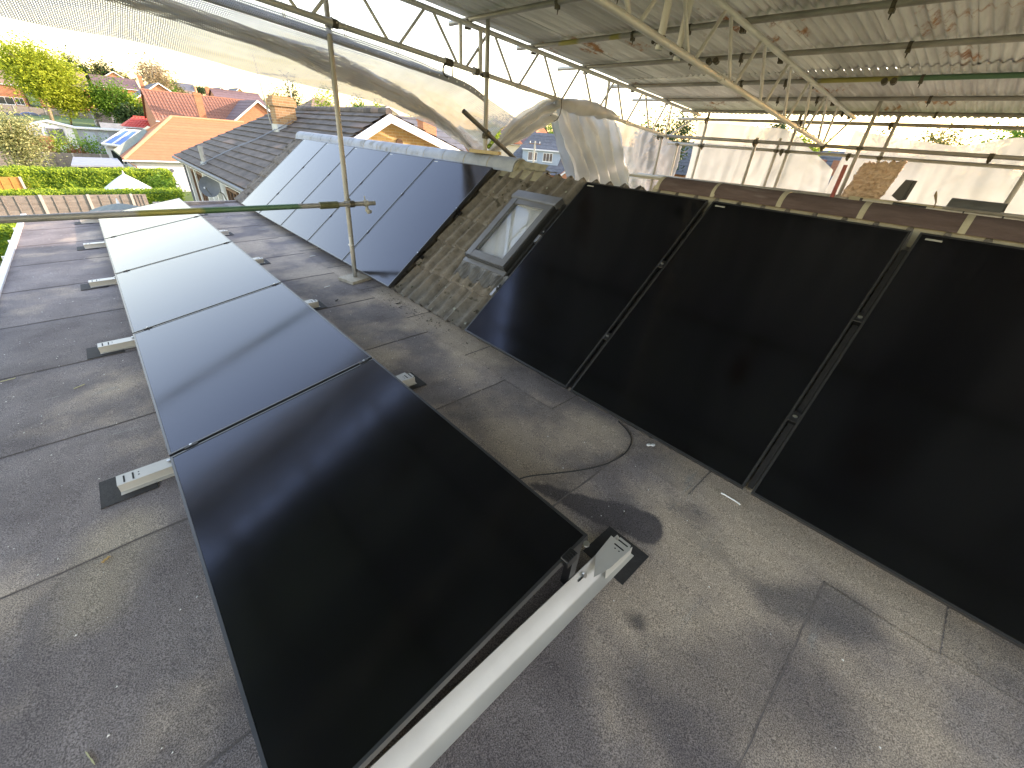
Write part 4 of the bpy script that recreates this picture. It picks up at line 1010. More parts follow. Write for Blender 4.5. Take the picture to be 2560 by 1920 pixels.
for i in range(500):     # loose fibres
    u, v = random.choice([(random.random(), random.choice([0.03, 0.97])), (random.choice([0.03, 0.97]), random.random()), (random.random() * .6, random.random())]); P = fluff(u, v, 0); q = Vector((random.uniform(-1, .5), random.uniform(-1, 1), random.uniform(-1, 1))).normalized() * random.uniform(0.015, 0.045); t = q.orthogonal().normalized() * 0.0035
    mb.add([P, P + t, P + q], [(0, 1, 2)])
single('insulation_batt', mb, 'insulation', (6.86, 0.7, 1.27), 'fluffy tan insulation batt standing on the boards beyond the ridge', 'insulation', smooth=True)
mb = MB(); mb.prism([(6.45, 0.42, 1.36), (6.45, 0.36, 1.55), (6.45, 0.245, 1.548), (6.45, 0.26, 1.33), (6.45, 0.33, 1.31)], (0.012, 0, 0)); mb.prism([(6.44, 0.30, 1.32), (6.44, 0.295, 1.54), (6.44, 0.29, 1.54), (6.44, 0.292, 1.32)], (-0.03, 0, 0))
single('black_offcut', mb, 'black_plastic', (6.45, 0.3, 1.31), 'black bent plastic offcut standing right of the insulation', 'offcut')
mb = MB(); mb.grid(lambda u, v: (6.45 + 0.10 * math.cos(math.pi * (0.95 - 0.9 * v)), lerp(-0.13, -0.59, u) - 0.03 * v, 1.30 + 0.11 * math.sin(math.pi * (0.95 - 0.9 * v))), 6, 10); mb.grid(lambda u, v: (6.45 + 0.088 * math.cos(math.pi * (0.95 - 0.9 * v)), lerp(-0.13, -0.59, u) - 0.03 * v, 1.30 + 0.098 * math.sin(math.pi * (0.95 - 0.9 * v))), 6, 10)
single('plastic_trough', mb, 'dark_grey_plastic', (6.45, -0.35, 1.3), 'dark grey half round plastic piece lying on the boards at far right', 'offcut', smooth=True)
gl = empty('pole_tool', (6.2, 0.3, 1.27), 'long jointed pole tool with black sleeves lying on the boards behind the ridge', 'pole')
part('shaft', MB().tube((6.2, 0.66, 1.285), (6.2, -0.9, 1.272), 0.011, 10), 'coupler_grey', gl); part('shaft', MB().tube((6.17, 0.36, 1.262), (6.17, -0.95, 1.25), 0.009, 10), 'coupler_grey', gl)
part('sleeve', MB().tube((6.2, 0.34, 1.284), (6.2, 0.02, 1.28), 0.02, 12), 'black_plastic', gl); part('sleeve', MB().tube((6.17, 0.15, 1.262), (6.17, 0.03, 1.26), 0.022, 12), 'black_plastic', gl)
part('end_cap', MB().tube((6.2, 0.68, 1.285), (6.2, 0.65, 1.285), 0.02, 10), 'black_plastic', gl)
for y in (-0.30, -0.62): part('ring', MB().tube((6.2, y, 1.278), (6.2, y - 0.015, 1.278), 0.017, 10), 'black_plastic', gl)
single('rope_end', MB().path([(6.5, -0.03, 1.25), (6.5, -0.02, 1.34), (6.5, 0.0, 1.38), (6.5, 0.02, 1.42), (6.5, 0.03, 1.46)], [0.006, 0.007, 0.012, 0.016, 0.004], 7), 'bark', (6.5, -0.03, 1.25), 'dried brown plant stem sticking up behind the pole tool', 'stem')

# ------------------------------------------------------------------ netting and plastic sheeting
def cloth(name, top, bot, nu, nv, mat, fold, label=None, cat=None, group=None, parent=None, base=None, smooth=True):
    tl = sum((Vector(b) - Vector(a)).length for a, b in zip(top[:-1], top[1:])); hl = sum((Vector(a) - Vector(b)).length for a, b in zip(top, bot)) / len(top)
    mb = MB(); mb.grid(lambda u, v: curve(top, u).lerp(curve(bot, u), v) + Vector(fold(u, v)), nu, nv)
    b0 = Vector(base or top[len(top) // 2])
    if parent: o = part(name, mb, mat, parent, True, False)
    else: o = single(name, mb, mat, b0, label, cat, group, True, False)
    uv = o.data.uv_layers.new(name='UVMap')
    co = [(i / nu * tl, j / nv * hl) for j in range(nv + 1) for i in range(nu + 1)]
    for lp in o.data.loops: uv.data[lp.index].uv = co[lp.vertex_index]
    return o
N = lambda *a: noise.noise(Vector(a))
nt0 = empty('debris_netting', (0.5, 4.05, 2.1), 'grey white scaffold netting hanging in folds from the farther lattice beam', 'netting')
top = [(-2.5, 4.03, Lz(-2.5) - .03), (-1.3, 4.03, Lz(-1.3) - .03), (-0.2, 4.03, Lz(-.2) - .035), (0.8, 4.03, Lz(0.8) - .04), (1.65, 4.04, Lz(1.65) - .05), (2.35, 4.06, 2.13), (2.85, 4.1, 1.99), (3.35, 4.15, 1.84)]
bot = [(-2.7, 4.3, 2.10), (-1.25, 4.25, 2.05), (-0.35, 4.2, 2.02), (0.55, 4.2, 1.92), (1.33, 4.2, 1.86), (2.05, 4.2, 1.72), (2.50, 4.2, 1.55), (2.86, 4.2, 1.40)]
cloth('net', top, bot, 160, 28, 'netting', lambda u, v: (0, 0.20 * min(1, v * 5) * (1 - 0.8 * max(0, u - .6)) + 0.09 * math.sin(v * 3.14) * N(u * 7, v * 1.5, 0) + 0.11 * math.sin(v * 3.14) * abs(N(u * 13 + v * 5, v * 2.5 - u * 9, 2))  + 0.02 * N(u * 40, v * 14 - u * 20, 5), 0.015 * v * N(u * 12, 0, 9)), parent=nt0)
top2 = [(-2.5, 4.09, 2.58), (-1.3, 4.10, 2.44), (-0.4, 4.11, 2.33), (0.4, 4.12, 2.25), (1.0, 4.13, 2.19), (1.6, 4.15, 2.06), (2.1, 4.16, 1.88), (2.55, 4.18, 1.66), (2.84, 4.2, 1.43)]
bot2 = [(-2.5, 4.14, 2.32), (-1.3, 4.15, 2.28), (-0.4, 4.16, 2.22), (0.4, 4.16, 2.12), (1.0, 4.17, 2.00), (1.6, 4.18, 1.87), (2.1, 4.18, 1.74), (2.5, 4.19, 1.58), (2.83, 4.21, 1.40)]
for k, (tp, bt, dy) in enumerate(((top2, bot2, 0.0), (top2, bot2, 0.035))):
    cloth('net_fold', [(x, y + dy + .17, z - 0.02 * k) for x, y, z in tp], [(x, y + dy + .17, z + 0.025 * k) for x, y, z in bt], 130, 16, 'netting_dense',
          lambda u, v, k=k: (0, 0.05 * math.sin(v * 3.14) * (1 if k else -1) + 0.08 * abs(N(u * 17 + k, v * 3 - u * 12, k)), 0.03 * N(u * 9, k, 3) * (1 if v > .5 else -1)), parent=nt0)
# hem band with eyelets
bt_top = [(-0.3, 4.17, Lz(-.3) - .03), (0.6, 4.17, Lz(0.6) - .035), (1.3, 4.17, Lz(1.3) - .05), (1.9, 4.15, Lz(1.9) - .07), (2.4, 4.03, Lz(2.4) - .12), (2.72, 4.05, Lz(2.72) - .2)]
bt_bot = [(x, y + 0.01, z - 0.062) for x, y, z in bt_top]
hem = cloth('hem_band', bt_top, bt_bot, 60, 3, 'net_band', lambda u, v: (0, 0.008 * N(u * 30, v, 0), 0), parent=nt0)
for i in range(26):
    P = curve(bt_top, (i + .5) / 26) * 0.5 + curve(bt_bot, (i + .5) / 26) * 0.5
    part('eyelet', MB().tube(P + Vector((0, -0.014, 0)), P + Vector((0, -0.011, 0)), 0.0085, 8), 'white_plastic', nt0)
for i, x in enumerate((0.55, 1.05, 1.55, 2.0)):
    part('hanger_tie', MB().path([(x, 3.97, Lz(x) - 0.07), (x - 0.004, 3.968, Lz(x) + 0.0), (x, 4.0, Lz(x) + 0.03), (x + .004, 4.03, Lz(x)), (x, 4.01, Lz(x) - 0.07)], 0.0035, 5), 'coupler_grey', nt0)
# gathered polythene tied to the beam, then falling behind the ridge
gt = empty('gathered_sheet', (3.87, 4.05, 1.4), 'white polythene sheet gathered and tied to the lattice beam, draping behind the ridge', 'plastic sheet')
g_top = [(2.80, 4.12, 1.44), (2.98, 4.1, 1.60), (3.12, 4.08, 1.76), (3.4, 4.07, 1.95), (3.66, 4.05, 2.08), (3.88, 4.0, 2.15)]
g_bot = [(2.83, 4.12, 1.40), (3.0, 4.1, 1.49), (3.25, 4.1, 1.58), (3.5, 4.1, 1.68), (3.75, 4.1, 1.79), (3.92, 4.05, 1.85)]
for k in range(2):
    cloth('gather', [(x, y + 0.03 * k, z - .02 * k) for x, y, z in g_top], g_bot, 40, 22, 'film_gather', lambda u, v, k=k: (0, (0.05 + 0.03 * k) * math.sin(v * 15 + u * 4 + k * 2) * (0.25 + u) + 0.03 * N(u * 7, v * 7, k), 0.015 * N(u * 8, v * 3, 4)), parent=gt)
d_top = [(3.86, 4.0, 2.13), (4.10, 4.02, 2.10), (4.4, 4.05, 2.10), (4.8, 4.08, 2.09), (5.25, 4.1, 2.02), (5.6, 4.12, 1.92)]
d_bot = [(4.95, 4.3, 1.02), (5.25, 4.25, 1.0), (5.55, 4.25, 1.0), (5.9, 4.25, 1.0), (6.25, 4.25, 1.0), (6.6, 4.3, 1.0)]
for k in range(2):
    cloth('drape', [(x, y + 0.16 * k, z - .01 * k) for x, y, z in d_top], [(x + .04 * k, y + .18 * k, z) for x, y, z in d_bot], 90, 30, 'film_gather' if k == 0 else 'film', lambda u, v, k=k: (0.05 * N(u * 9, v * 1.5, 8), 0.075 * math.sin(u * 34 + 3 * N(v * 2, u * 3, k) + k) * min(1, 0.3 + v) + 0.04 * N(u * 24, v * 5, k), 0.05 * N(u * 7, 0, 2) * (1 - v)), parent=gt)
puff = MB().grid(lambda u, v: Vector((lerp(3.84, 5.30, u) + 0.02 * N(u * 20, v * 4, 0), 4.02 + 0.08 * math.cos(v * 6.28) + 0.02 * N(u * 15, v * 6, 2), 2.10 + (0.03 + 0.07 * math.sin(u * 3.14)) * math.sin(v * 6.28) + 0.03 * N(u * 9, v * 2, 7) - 0.10 * max(0, u - .6) - .02)), 60, 14)
part('rolled_top', puff, 'film_gather', gt, True, False)
part('tie_cord', MB().path([(3.88 + 0.0 * t, 4.0 + 0.10 * math.cos(t / 12 * 6.28), 2.03 + 0.16 * math.sin(t / 12 * 6.28)) for t in range(13)], 0.006, 6), 'coupler', gt)
# sheets hung along the outer line of posts
def hung(label, top, bot, nu, mat, seed, amp=0.04):
    return cloth('hung_sheet', top, bot, nu * 2, 30, mat, lambda u, v: (amp * 2 * abs(N(u * 9, v * 1.2, seed)) + amp * 1.5 * abs(N(u * 5 + v * 3, v * 2 - u * 4, seed + 1)) + amp * N(u * 8, v * 2, seed) + amp * .6 * N(u * 22, v * 5 + u * 9, seed + 3) + amp * 0.5 * N((u + v) * 16, (u - v) * 4, seed), 0.02 * N(u * 6, v * 3, seed + 5), 0.01 * N(u * 8, 1, seed)), label, 'plastic sheet', 'plastic sheets hung on the scaffold beyond the ridge')
hung('translucent sheet sagging beside the gathered drape, left of the scaffold beyond the ridge', [(8.1, 7.2, 2.2), (8.1, 6.1, 2.14), (8.1, 5.4, 2.05), (8.1, 4.9, 1.95), (8.1, 4.30, 1.76)], [(8.1, 7.2, 0.5), (8.1, 6.0, 0.5), (8.1, 5.4, 0.5), (8.1, 4.8, 0.5), (8.1, 4.34, 0.5)], 40, 'film_clear', 1, 0.09)
hung('wide white sheet hung behind the middle posts beyond the ridge', [(8.1, 4.06, 2.2), (8.1, 3.4, 2.175), (8.1, 2.9, 2.15), (8.1, 2.42, 2.11), (8.1, 2.0, 1.88), (8.1, 1.52, 1.58)], [(8.1, 4.06, 0.5), (8.1, 3.5, 0.5), (8.1, 3.0, 0.5), (8.1, 2.5, 0.5), (8.1, 2.0, 0.5), (8.1, 1.45, 0.5)], 60, 'film', 11, 0.035)
hs_ = hung('wide white sheet hung behind the insulation at far right', [(8.12, 1.46, 2.15), (8.12, 0.95, 2.08), (8.12, 0.5, 2.03), (8.12, 0.1, 2.02), (8.12, -0.36, 2.13), (8.12, -0.9, 2.08), (8.12, -3.0, 2.1)], [(8.12, 1.55, 0.5), (8.12, 1.0, 0.5), (8.12, 0.5, 0.5), (8.12, 0.1, 0.5), (8.12, -0.36, 0.5), (8.12, -0.9, 0.5), (8.12, -3.0, 0.5)], 70, 'film', 21, 0.035)
#PART4
# ------------------------------------------------------------------ plants
def leaves(mb, centre, rad, n, size, clumps, rng, flat=False, power=0.5):
    cx, cy, cz = centre; rx, ry, rz = rad; cl = []
    for _ in range(clumps):
        a = rng.uniform(0, 6.283); zc = rng.uniform(-1, 1); q = math.sqrt(1 - zc * zc); d = rng.uniform(0.45, 0.95)
        cl.append((cx + rx * q * math.cos(a) * d, cy + ry * q * math.sin(a) * d, cz + rz * zc * d, rng.uniform(0.6, 1.25)))
    for i in range(n):
        c_ = cl[i % clumps]; s_ = 0.30 * c_[3]
        P = Vector((c_[0] + rng.gauss(0, rx * s_), c_[1] + rng.gauss(0, ry * s_), c_[2] + rng.gauss(0, rz * s_)))
        d = Vector((rng.uniform(-1, 1), rng.uniform(-1, 1), rng.uniform(-0.6, 0.6))).normalized(); e = d.orthogonal().normalized(); e.rotate(Matrix.Rotation(rng.uniform(0, 6.28), 3, d)); k = size * rng.uniform(0.6, 1.4)
        mb.add([P - d * k, P + e * k * 0.45, P + d * k, P - e * k * 0.45], [(0, 1, 2, 3)])
def tree(name, base, top, rad, n, size, mat, label, cat='tree', group=None, trunk='bark', tr=0.2, clumps=22, seed=1, low=0.35, lean=(0, 0), bare=0, crown_c=None):
    rng = random.Random(seed); bx_, by_, bz_ = base; h = top - bz_
    e = empty(name, base, label, cat, group)
    cc = crown_c or (bx_ + lean[0], by_ + lean[1], bz_ + h * (low + 1) / 2); rz = h * (1 - low) / 2
    mb = MB(); tp = Vector((cc[0], cc[1], cc[2]))
    mb.path([Vector(base) + Vector((0, 0, -0.3)), Vector(base).lerp(tp, 0.35) + Vector((rng.uniform(-.1, .1) * h * .2, 0, 0)), Vector(base).lerp(tp, 0.7), tp], [tr, tr * 0.75, tr * 0.5, tr * 0.25], 7)
    for i in range(9 + bare):
        st_ = Vector(base).lerp(tp, rng.uniform(0.4, 0.95)); a = rng.uniform(0, 6.28); en = Vector((cc[0] + rad[0] * math.cos(a) * .8, cc[1] + rad[1] * math.sin(a) * .8, cc[2] + rz * rng.uniform(-.3, .95)))
        mb.path([st_, st_.lerp(en, .5) + Vector((0, 0, 0.06 * h)), en], [tr * .4, tr * .25, tr * .08], 5)
    part('trunk', mb, trunk, e, True)
    mb = MB(); leaves(mb, cc, (rad[0], rad[1], rz), n, size, clumps, rng); part('crown', mb, mat, e, False, False)
    return e
def hedge(name, x0, x1, y0, y1, z0, z1, n, size, mat, label, seed=3, wob=0.12, cat='hedge', core='leaf_green'):
    rng = random.Random(seed); e = empty(name, ((x0 + x1) / 2, (y0 + y1) / 2, z0), label, cat)
    part('core', MB().box(x0 + .12, x1 - .12, y0 + .12, y1 - .12, z0, z1 - .12), core, e)
    mb = MB(); A = [(x1 - x0) * (y1 - y0), (x1 - x0) * (z1 - z0), (y1 - y0) * (z1 - z0), (y1 - y0) * (z1 - z0)]
    for i in range(n):
        f = rng.choices(range(4), A)[0]; u, v = rng.random(), rng.random()
        if f == 0: P = Vector((lerp(x0, x1, u), lerp(y0, y1, v), z1)); nn = Vector((0, 0, 1))
        elif f == 1: P = Vector((lerp(x0, x1, u), y0, lerp(z0, z1, v))); nn = Vector((0, -1, 0))
        elif f == 2: P = Vector((x0, lerp(y0, y1, u), lerp(z0, z1, v))); nn = Vector((-1, 0, 0))
        else: P = Vector((x1, lerp(y0, y1, u), lerp(z0, z1, v))); nn = Vector((1, 0, 0))
        P += nn * (wob * noise.noise(P * 1.3) + rng.uniform(-.12, .04)); d = (nn * 0.5 + Vector((rng.uniform(-1, 1), rng.uniform(-1, 1), rng.uniform(-1, 1)))).normalized(); q = d.orthogonal().normalized(); k = size * rng.uniform(.6, 1.4)
        mb.add([P - d * k, P + q * k * .5, P + d * k, P - q * k * .5], [(0, 1, 2, 3)])
    part('foliage', mb, mat, e, False, False); return e

# ------------------------------------------------------------------ houses
def window(parent, P, ax, w, h, frame='paint_white', depth=0.06, mull=1, nrm=None, glass='window_glass'):
    """window flat on a wall: P lower-left corner, ax unit vector along it, z up"""
    P, ax = Vector(P), Vector(ax).normalized(); up = Vector((0, 0, 1)); nn = Vector(nrm) if nrm else ax.cross(up)
    mb = MB(); t = 0.07
    def bar(a0, a1, b0, b1): mb.obox(P + ax * (a0 + a1) / 2 + up * (b0 + b1) / 2 + nn * depth / 2, ax * (a1 - a0) / 2, up * (b1 - b0) / 2, nn * depth / 2)
    bar(0, t, 0, h); bar(w - t, w, 0, h); bar(t, w - t, 0, t); bar(t, w - t, h - t, h)
    for i in range(mull):
        x = w * (i + 1) / (mull + 1); bar(x - .03, x + .03, t, h - t)
    o = part('window', mb, frame, parent)
    for i in range(mull + 1):
        a0 = t if i == 0 else w * i / (mull + 1) + .03; a1 = w - t if i == mull else w * (i + 1) / (mull + 1) - .03
        part('pane', MB().obox(P + ax * (a0 + a1) / 2 + up * h / 2 + nn * 0.012, ax * (a1 - a0) / 2, up * (h / 2 - t), nn * 0.01), glass, o)
    part('sill', MB().obox(P + ax * w / 2 - up * 0.03 + nn * (depth * .8), ax * (w / 2 + .05), up * 0.03, nn * depth * .8), frame, o)
    return o
def chimney(parent, x0, x1, y0, y1, z0, z1, mat='brick_orange', pots=1, pot_h=0.45):
    c_ = part('chimney', MB().box(x0, x1, y0, y1, z0, z1), mat, parent)
    part('chimney_cap', MB().box(x0 - .05, x1 + .05, y0 - .05, y1 + .05, z1 - 0.28, z1 - 0.08), mat, c_)
    for i in range(pots):
        x = lerp(x0, x1, (i + 1) / (pots + 1)); part('chimney_pot', MB().tube((x, (y0 + y1) / 2, z1), (x, (y0 + y1) / 2, z1 + pot_h), 0.14, 10, 0.10), 'pot_clay', c_)
    return c_
def courses(parent, e0, e1, r0, r1, n, mat, lap=0.03, thick=0.03, roll=0.0, pitch=0.3):
    """roof slope from eave line e0-e1 to ridge line r0-r1 laid as n lapped tile courses"""
    e0, e1, r0, r1 = map(Vector, (e0, e1, r0, r1)); nn = (e1 - e0).cross(r0 - e0).normalized()
    if nn.z < 0: nn = -nn
    for k in range(n):
        f0, f1 = k / n, (k + 1.08) / n if k < n - 1 else 1.0
        a0, a1, b0, b1 = e0.lerp(r0, f0), e1.lerp(r1, f0), e0.lerp(r0, f1), e1.lerp(r1, f1)
        mb = MB(); L = (a1 - a0).length; m = max(1, int(L / pitch * 6)) if roll else 1
        def row(p, q, h): return [p.lerp(q, i / m) + nn * (h + (roll * max(0, math.sin(i / 6 * 6.283)) if roll else 0)) for i in range(m + 1)]
        rows = [row(a0, a1, 0), row(a0, a1, lap + thick * .3), row(b0, b1, thick * .3)]
        for r_ in rows: mb.v += r_
        for j in range(2):
            for i in range(m): mb.f.append((j * (m + 1) + i, j * (m + 1) + i + 1, (j + 1) * (m + 1) + i + 1, (j + 1) * (m + 1) + i))
        part('tile_course', mb, mat, parent)
def barge(parent, p, q, w=0.18, t=0.05, nrm=(0, -1, 0), mat='paint_white'):
    p, q, nn = Vector(p), Vector(q), Vector(nrm).normalized(); d = q - p; up = nn.cross(d).normalized()
    if up.z < 0: up = -up
    part('barge_board', MB().obox((p + q) / 2 - up * w / 2 + nn * t / 2, d / 2, up * w / 2, nn * t / 2), mat, parent)
def yhouse(name, cx, y0, y1, hw, base, eave, apex, wall, roof, label, n=6, win=True, group='houses on the far hillside', chim=None, over=0.3, winmat='paint_white'):
    """house with its ridge running away along Y, gable towards us"""
    e = empty(name, (cx, (y0 + y1) / 2, base), label, 'house', group)
    mb = MB(); mb.prism([(cx - hw, y0, base), (cx + hw, y0, base), (cx + hw, y0, eave), (cx, y0, apex - .15), (cx - hw, y0, eave)], (0, y1 - y0, 0)); part('wall', mb, wall, e)
    s = (apex - eave) / hw; ex, ez = hw + over, eave - s * over
    courses(e, (cx - ex, y0 - over, ez), (cx - ex, y1, ez), (cx, y0 - over, apex), (cx, y1, apex), n, roof); courses(e, (cx + ex, y0 - over, ez), (cx + ex, y1, ez), (cx, y0 - over, apex), (cx, y1, apex), n, roof)
    barge(e, (cx - ex, y0 - over, ez), (cx, y0 - over, apex)); barge(e, (cx + ex, y0 - over - .003, ez), (cx, y0 - over - .003, apex))
    if win:
        window(e, (cx - .7, y0 - .01, eave - .2), (1, 0, 0), 1.4, 1.1, winmat)
        window(e, (cx - 1.1, y0 - .01, eave - 2.9), (1, 0, 0), 2.2, 1.2, winmat)
    if chim: chimney(e, *chim)
    return e
def xhouse(name, x0, x1, y0, y1, base, eave, apex, wall, roof, label, n=6, roll=0.0, pitch=0.3, group='houses on the far hillside', chim=None, wins=(), hip0=0.0, hip1=0.0, over=0.3, gable_wall=True):
    """house with its ridge along X, long slope towards us"""
    e = empty(name, ((x0 + x1) / 2, (y0 + y1) / 2, base), label, 'house', group); ym = (y0 + y1) / 2
    mb = MB(); mb.box(x0, x1, y0, y1, base, eave)
    if not hip0: mb.prism([(x0 + .01, y0, eave), (x0 + .01, y1, eave), (x0 + .01, ym, apex - .12)], (0.2, 0, 0))
    if not hip1: mb.prism([(x1 - .01, y0, eave), (x1 - .01, y1, eave), (x1 - .01, ym, apex - .12)], (-0.2, 0, 0))
    part('wall', mb, wall, e); s = (apex - eave) / (ym - y0); ey, ez = y0 - over, eave - s * over; ey1 = y1 + over
    courses(e, (x0 - .2, ey, ez), (x1 + .2, ey, ez), (x0 - .2 + hip0, ym, apex), (x1 + .2 - hip1, ym, apex), n, roof, roll=roll, pitch=pitch)
    courses(e, (x0 - .2, ey1, ez), (x1 + .2, ey1, ez), (x0 - .2 + hip0, ym, apex), (x1 + .2 - hip1, ym, apex), n, roof)
    if hip0: courses(e, (x0 - .2, ey, ez), (x0 - .2, ey1, ez), (x0 - .2 + hip0, ym - .01, apex), (x0 - .2 + hip0, ym + .01, apex), n, roof)
    if hip1: courses(e, (x1 + .2, ey, ez), (x1 + .2, ey1, ez), (x1 + .2 - hip1, ym - .01, apex), (x1 + .2 - hip1, ym + .01, apex), n, roof)
    part('ridge_cap', MB().tube((x0 - .2 + hip0, ym, apex + .02), (x1 + .2 - hip1, ym, apex + .02), 0.10, 8), roof, e)
    part('gutter', MB().tube((x0 - .2, ey - .05, ez - .06), (x1 + .2, ey - .05, ez - .06), 0.06, 8), 'paint_white', e)
    for wx, wz, ww, wh in wins: window(e, (wx, y0 - .01, wz), (1, 0, 0), ww, wh)
    if chim: chimney(e, *chim)
    return e

# the bungalow next door with the dark roof and the satellite dish
nb = empty('neighbour_bungalow', (5.4, 17.5, -3.2), 'neighbour bungalow with dark mossy tile roof and yellow brick gable', 'house')
part('wall', MB().box(2.25, 8.8, 11.95, 23.5, -4.2, -0.12), 'render_white', nb)
mb = MB(); mb.prism([(2.2, 11.8, -4.0), (8.9, 11.8, -4.0), (8.9, 11.8, 0.72), (5.4, 11.8, 1.84), (2.2, 11.8, 0.05)], (0, 0.14, 0)); part('gable_wall', mb, 'brick_yellow', nb)
nE = 14
for k in range(nE):
    f0, f1 = k / nE, min(1, (k + 1.08) / nE); nn = Vector((-2.0, 0, 3.55)).normalized()
    def rp(f, y): return Vector((lerp(1.85, 5.4, f), y, lerp(0, 2.0, f)))
    def yf(f): return 23.9 - 3.5 * f
    m = 30; mb = MB()
    def row(f, h, sd): return [rp(f, lerp(11.45, yf(f), i / m)) + nn * (h + 0.012 * noise.noise(Vector((i * .7, sd * 3.1, 0)))) + Vector((0, 0, 0)) for i in range(m + 1)]
    rows = [row(f0, -0.01, k), row(f0, 0.05, k), row(f1, 0.012, k + .5)]
    for r_ in rows: mb.v += r_
    for j in range(2):
        for i in range(m): mb.f.append((j * (m + 1) + i, j * (m + 1) + i + 1, (j + 1) * (m + 1) + i + 1, (j + 1) * (m + 1) + i))
    part('tile_course', mb, 'dark_roof', nb)
courses(nb, (1.85, 23.9, 0), (8.95, 23.9, 0.85), (5.4, 20.4, 2.0), (5.42, 20.4, 2.0), 10, 'dark_roof')
courses(nb, (9.1, 11.45, 0.80), (9.1, 23.9, 0.80), (5.4, 11.45, 2.0), (5.4, 20.4, 2.0), 10, 'dark_roof')
for i in range(20): part('ridge_tile', MB().tube((5.4, 11.45 + i * .45, 2.02 + .006 * (i % 2)), (5.4, 11.45 + (i + .98) * .45, 2.02 + .006 * (i % 2)), 0.10, 10), 'dark_roof', nb)
barge(nb, (1.80, 11.44, -0.06), (5.4, 11.44, 1.98), 0.19, 0.05); barge(nb, (9.1, 11.437, 0.78), (5.4, 11.437, 1.98), 0.19, 0.05)
part('soffit', MB().box(1.82, 2.24, 11.5, 23.8, -0.16, -0.12), 'paint_white', nb); part('gutter', MB().tube((1.80, 11.4, -0.06), (1.80, 23.95, -0.06), 0.06, 10), 'dish_grey', nb)
part('air_vent', MB().tube((5.83, 11.79, 1.32), (5.83, 11.74, 1.32), 0.10, 14), 'wood_brown', nb)
rng = random.Random(5)
for i in range(26):      # brick corbels that stand proud or weathered, upper gable
    pass
for y0, y1, z0, fr in ((22.2, 23.2, -2.6, 'wood_brown'), (20.5, 22.0, -1.55, 'wood_brown'), (19.4, 20.2, -2.3, 'paint_white'), (15.6, 17.0, -1.6, 'wood_brown'), (12.6, 14.9, -1.6, 'wood_brown')):
    window(nb, (2.24, y1, z0), (0, -1, 0), y1 - y0, -0.42 - z0, fr, 0.07, 2 if y1 - y0 > 1.3 else 1)
for y in (22.1, 20.35, 19.3, 18.4): part('wall_post', MB().box(2.12, 2.24, y - .07, y + .07, -3.6, -0.17), 'paint_white', nb)
part('corner_post', MB().box(2.08, 2.20, 23.3, 23.5, -3.8, -.17), 'paint_white', nb)
part('downpipe', MB().tube((2.05, 23.6, -3.8), (2.05, 23.6, -0.1), 0.04, 8), 'dish_grey', nb)
ch = chimney(nb, 4.10, 4.74, 16.72, 17.28, 0.9, 2.30, 'brick_chimney', 0)
part('chimney_flashing', MB().box(4.07, 4.77, 16.69, 17.31, 1.05, 1.50), 'lead_flash', ch)
vp = part('vent_pipe', MB().tube((2.03, 18.6, -0.02), (2.02, 18.6, 0.66), 0.07, 12), 'concrete_pole', nb); part('vent_collar', MB().tube((2.03, 18.6, 0.06), (2.03, 18.6, 0.18), 0.12, 12), 'lead_flash', vp)
cb = [(4.6, 16.6, 1.60), (4.1, 16.7, 1.33), (3.4, 17.1, 0.93), (2.9, 17.6, 0.66), (2.4, 18.0, 0.37), (1.85, 18.3, 0.05)]
part('roof_cable', MB().path([curve([Vector(p) + Vector((-.02, 0, .05)) for p in cb], t / 30) for t in range(31)], 0.012, 5), 'aerial', nb)
part('roof_cable', MB().path([curve([Vector(p) + Vector((.10, .25, .09)) for p in cb], t / 30) for t in range(31)], 0.008, 5), 'aerial', nb)
def aerial(base, top, label, yagi=True, rot=0.4):
    b, t = Vector(base), Vector(top); e = empty('tv_aerial', b, label, 'aerial', 'television aerials on roofs')
    part('mast', MB().tube(b, t, 0.022, 8), 'aerial', e)
    if yagi:
        d = Vector((math.cos(rot), math.sin(rot), 0)); q = Vector((-d.y, d.x, 0)); h = t - Vector((0, 0, .06)); mb = MB(); mb.tube(h - d * .25, h + d * .85, 0.012, 6)
        for i in range(8): c_ = h + d * (-.2 + i * .14); L = .16 if i > 1 else .26; mb.tube(c_ - q * L, c_ + q * L, 0.007, 5)
        part('yagi', mb, 'aerial', e)
    return e
aerial((4.06, 17.32, 1.5), (3.95, 17.4, 3.35), 'thin tall aerial mast left of the yellow brick chimney', False)
aerial((4.80, 16.95, 1.5), (4.74, 17.0, 2.95), 'aerial mast with yagi strapped to the yellow brick chimney', True, 2.6)
# satellite dish
sd = empty('satellite_dish', (2.1, 17.7, -0.9), 'dark grey satellite dish on the wall of the neighbour bungalow', 'satellite dish')
dn = Vector((-0.55, -0.80, 0.25)).normalized(); dc = Vector((1.86, 17.65, -0.50)); da = dn.orthogonal().normalized(); db = dn.cross(da); mb = MB()
mb.grid(lambda u, v: dc + (da * math.cos(u * 6.2832) + db * math.sin(u * 6.2832)) * 0.33 * v + dn * 0.07 * v * v, 28, 6); part('reflector', mb, 'dish_grey', sd, True)
mb = MB(); mb.tube(dc - Vector((0, 0, .30)) + dn * .05, dc + dn * 0.36 - Vector((0, 0, .10)), 0.012, 6); mb.obox(dc + dn * 0.37 - Vector((0, 0, .09)), dn * .05, da * .025, db * .025); part('feed_arm', mb, 'aerial', sd)
part('wall_bracket', MB().path([dc - dn * .03, dc - dn * .12, (2.2, 17.75, -0.75), (2.24, 17.75, -0.95)], 0.02, 8), 'aerial', sd)

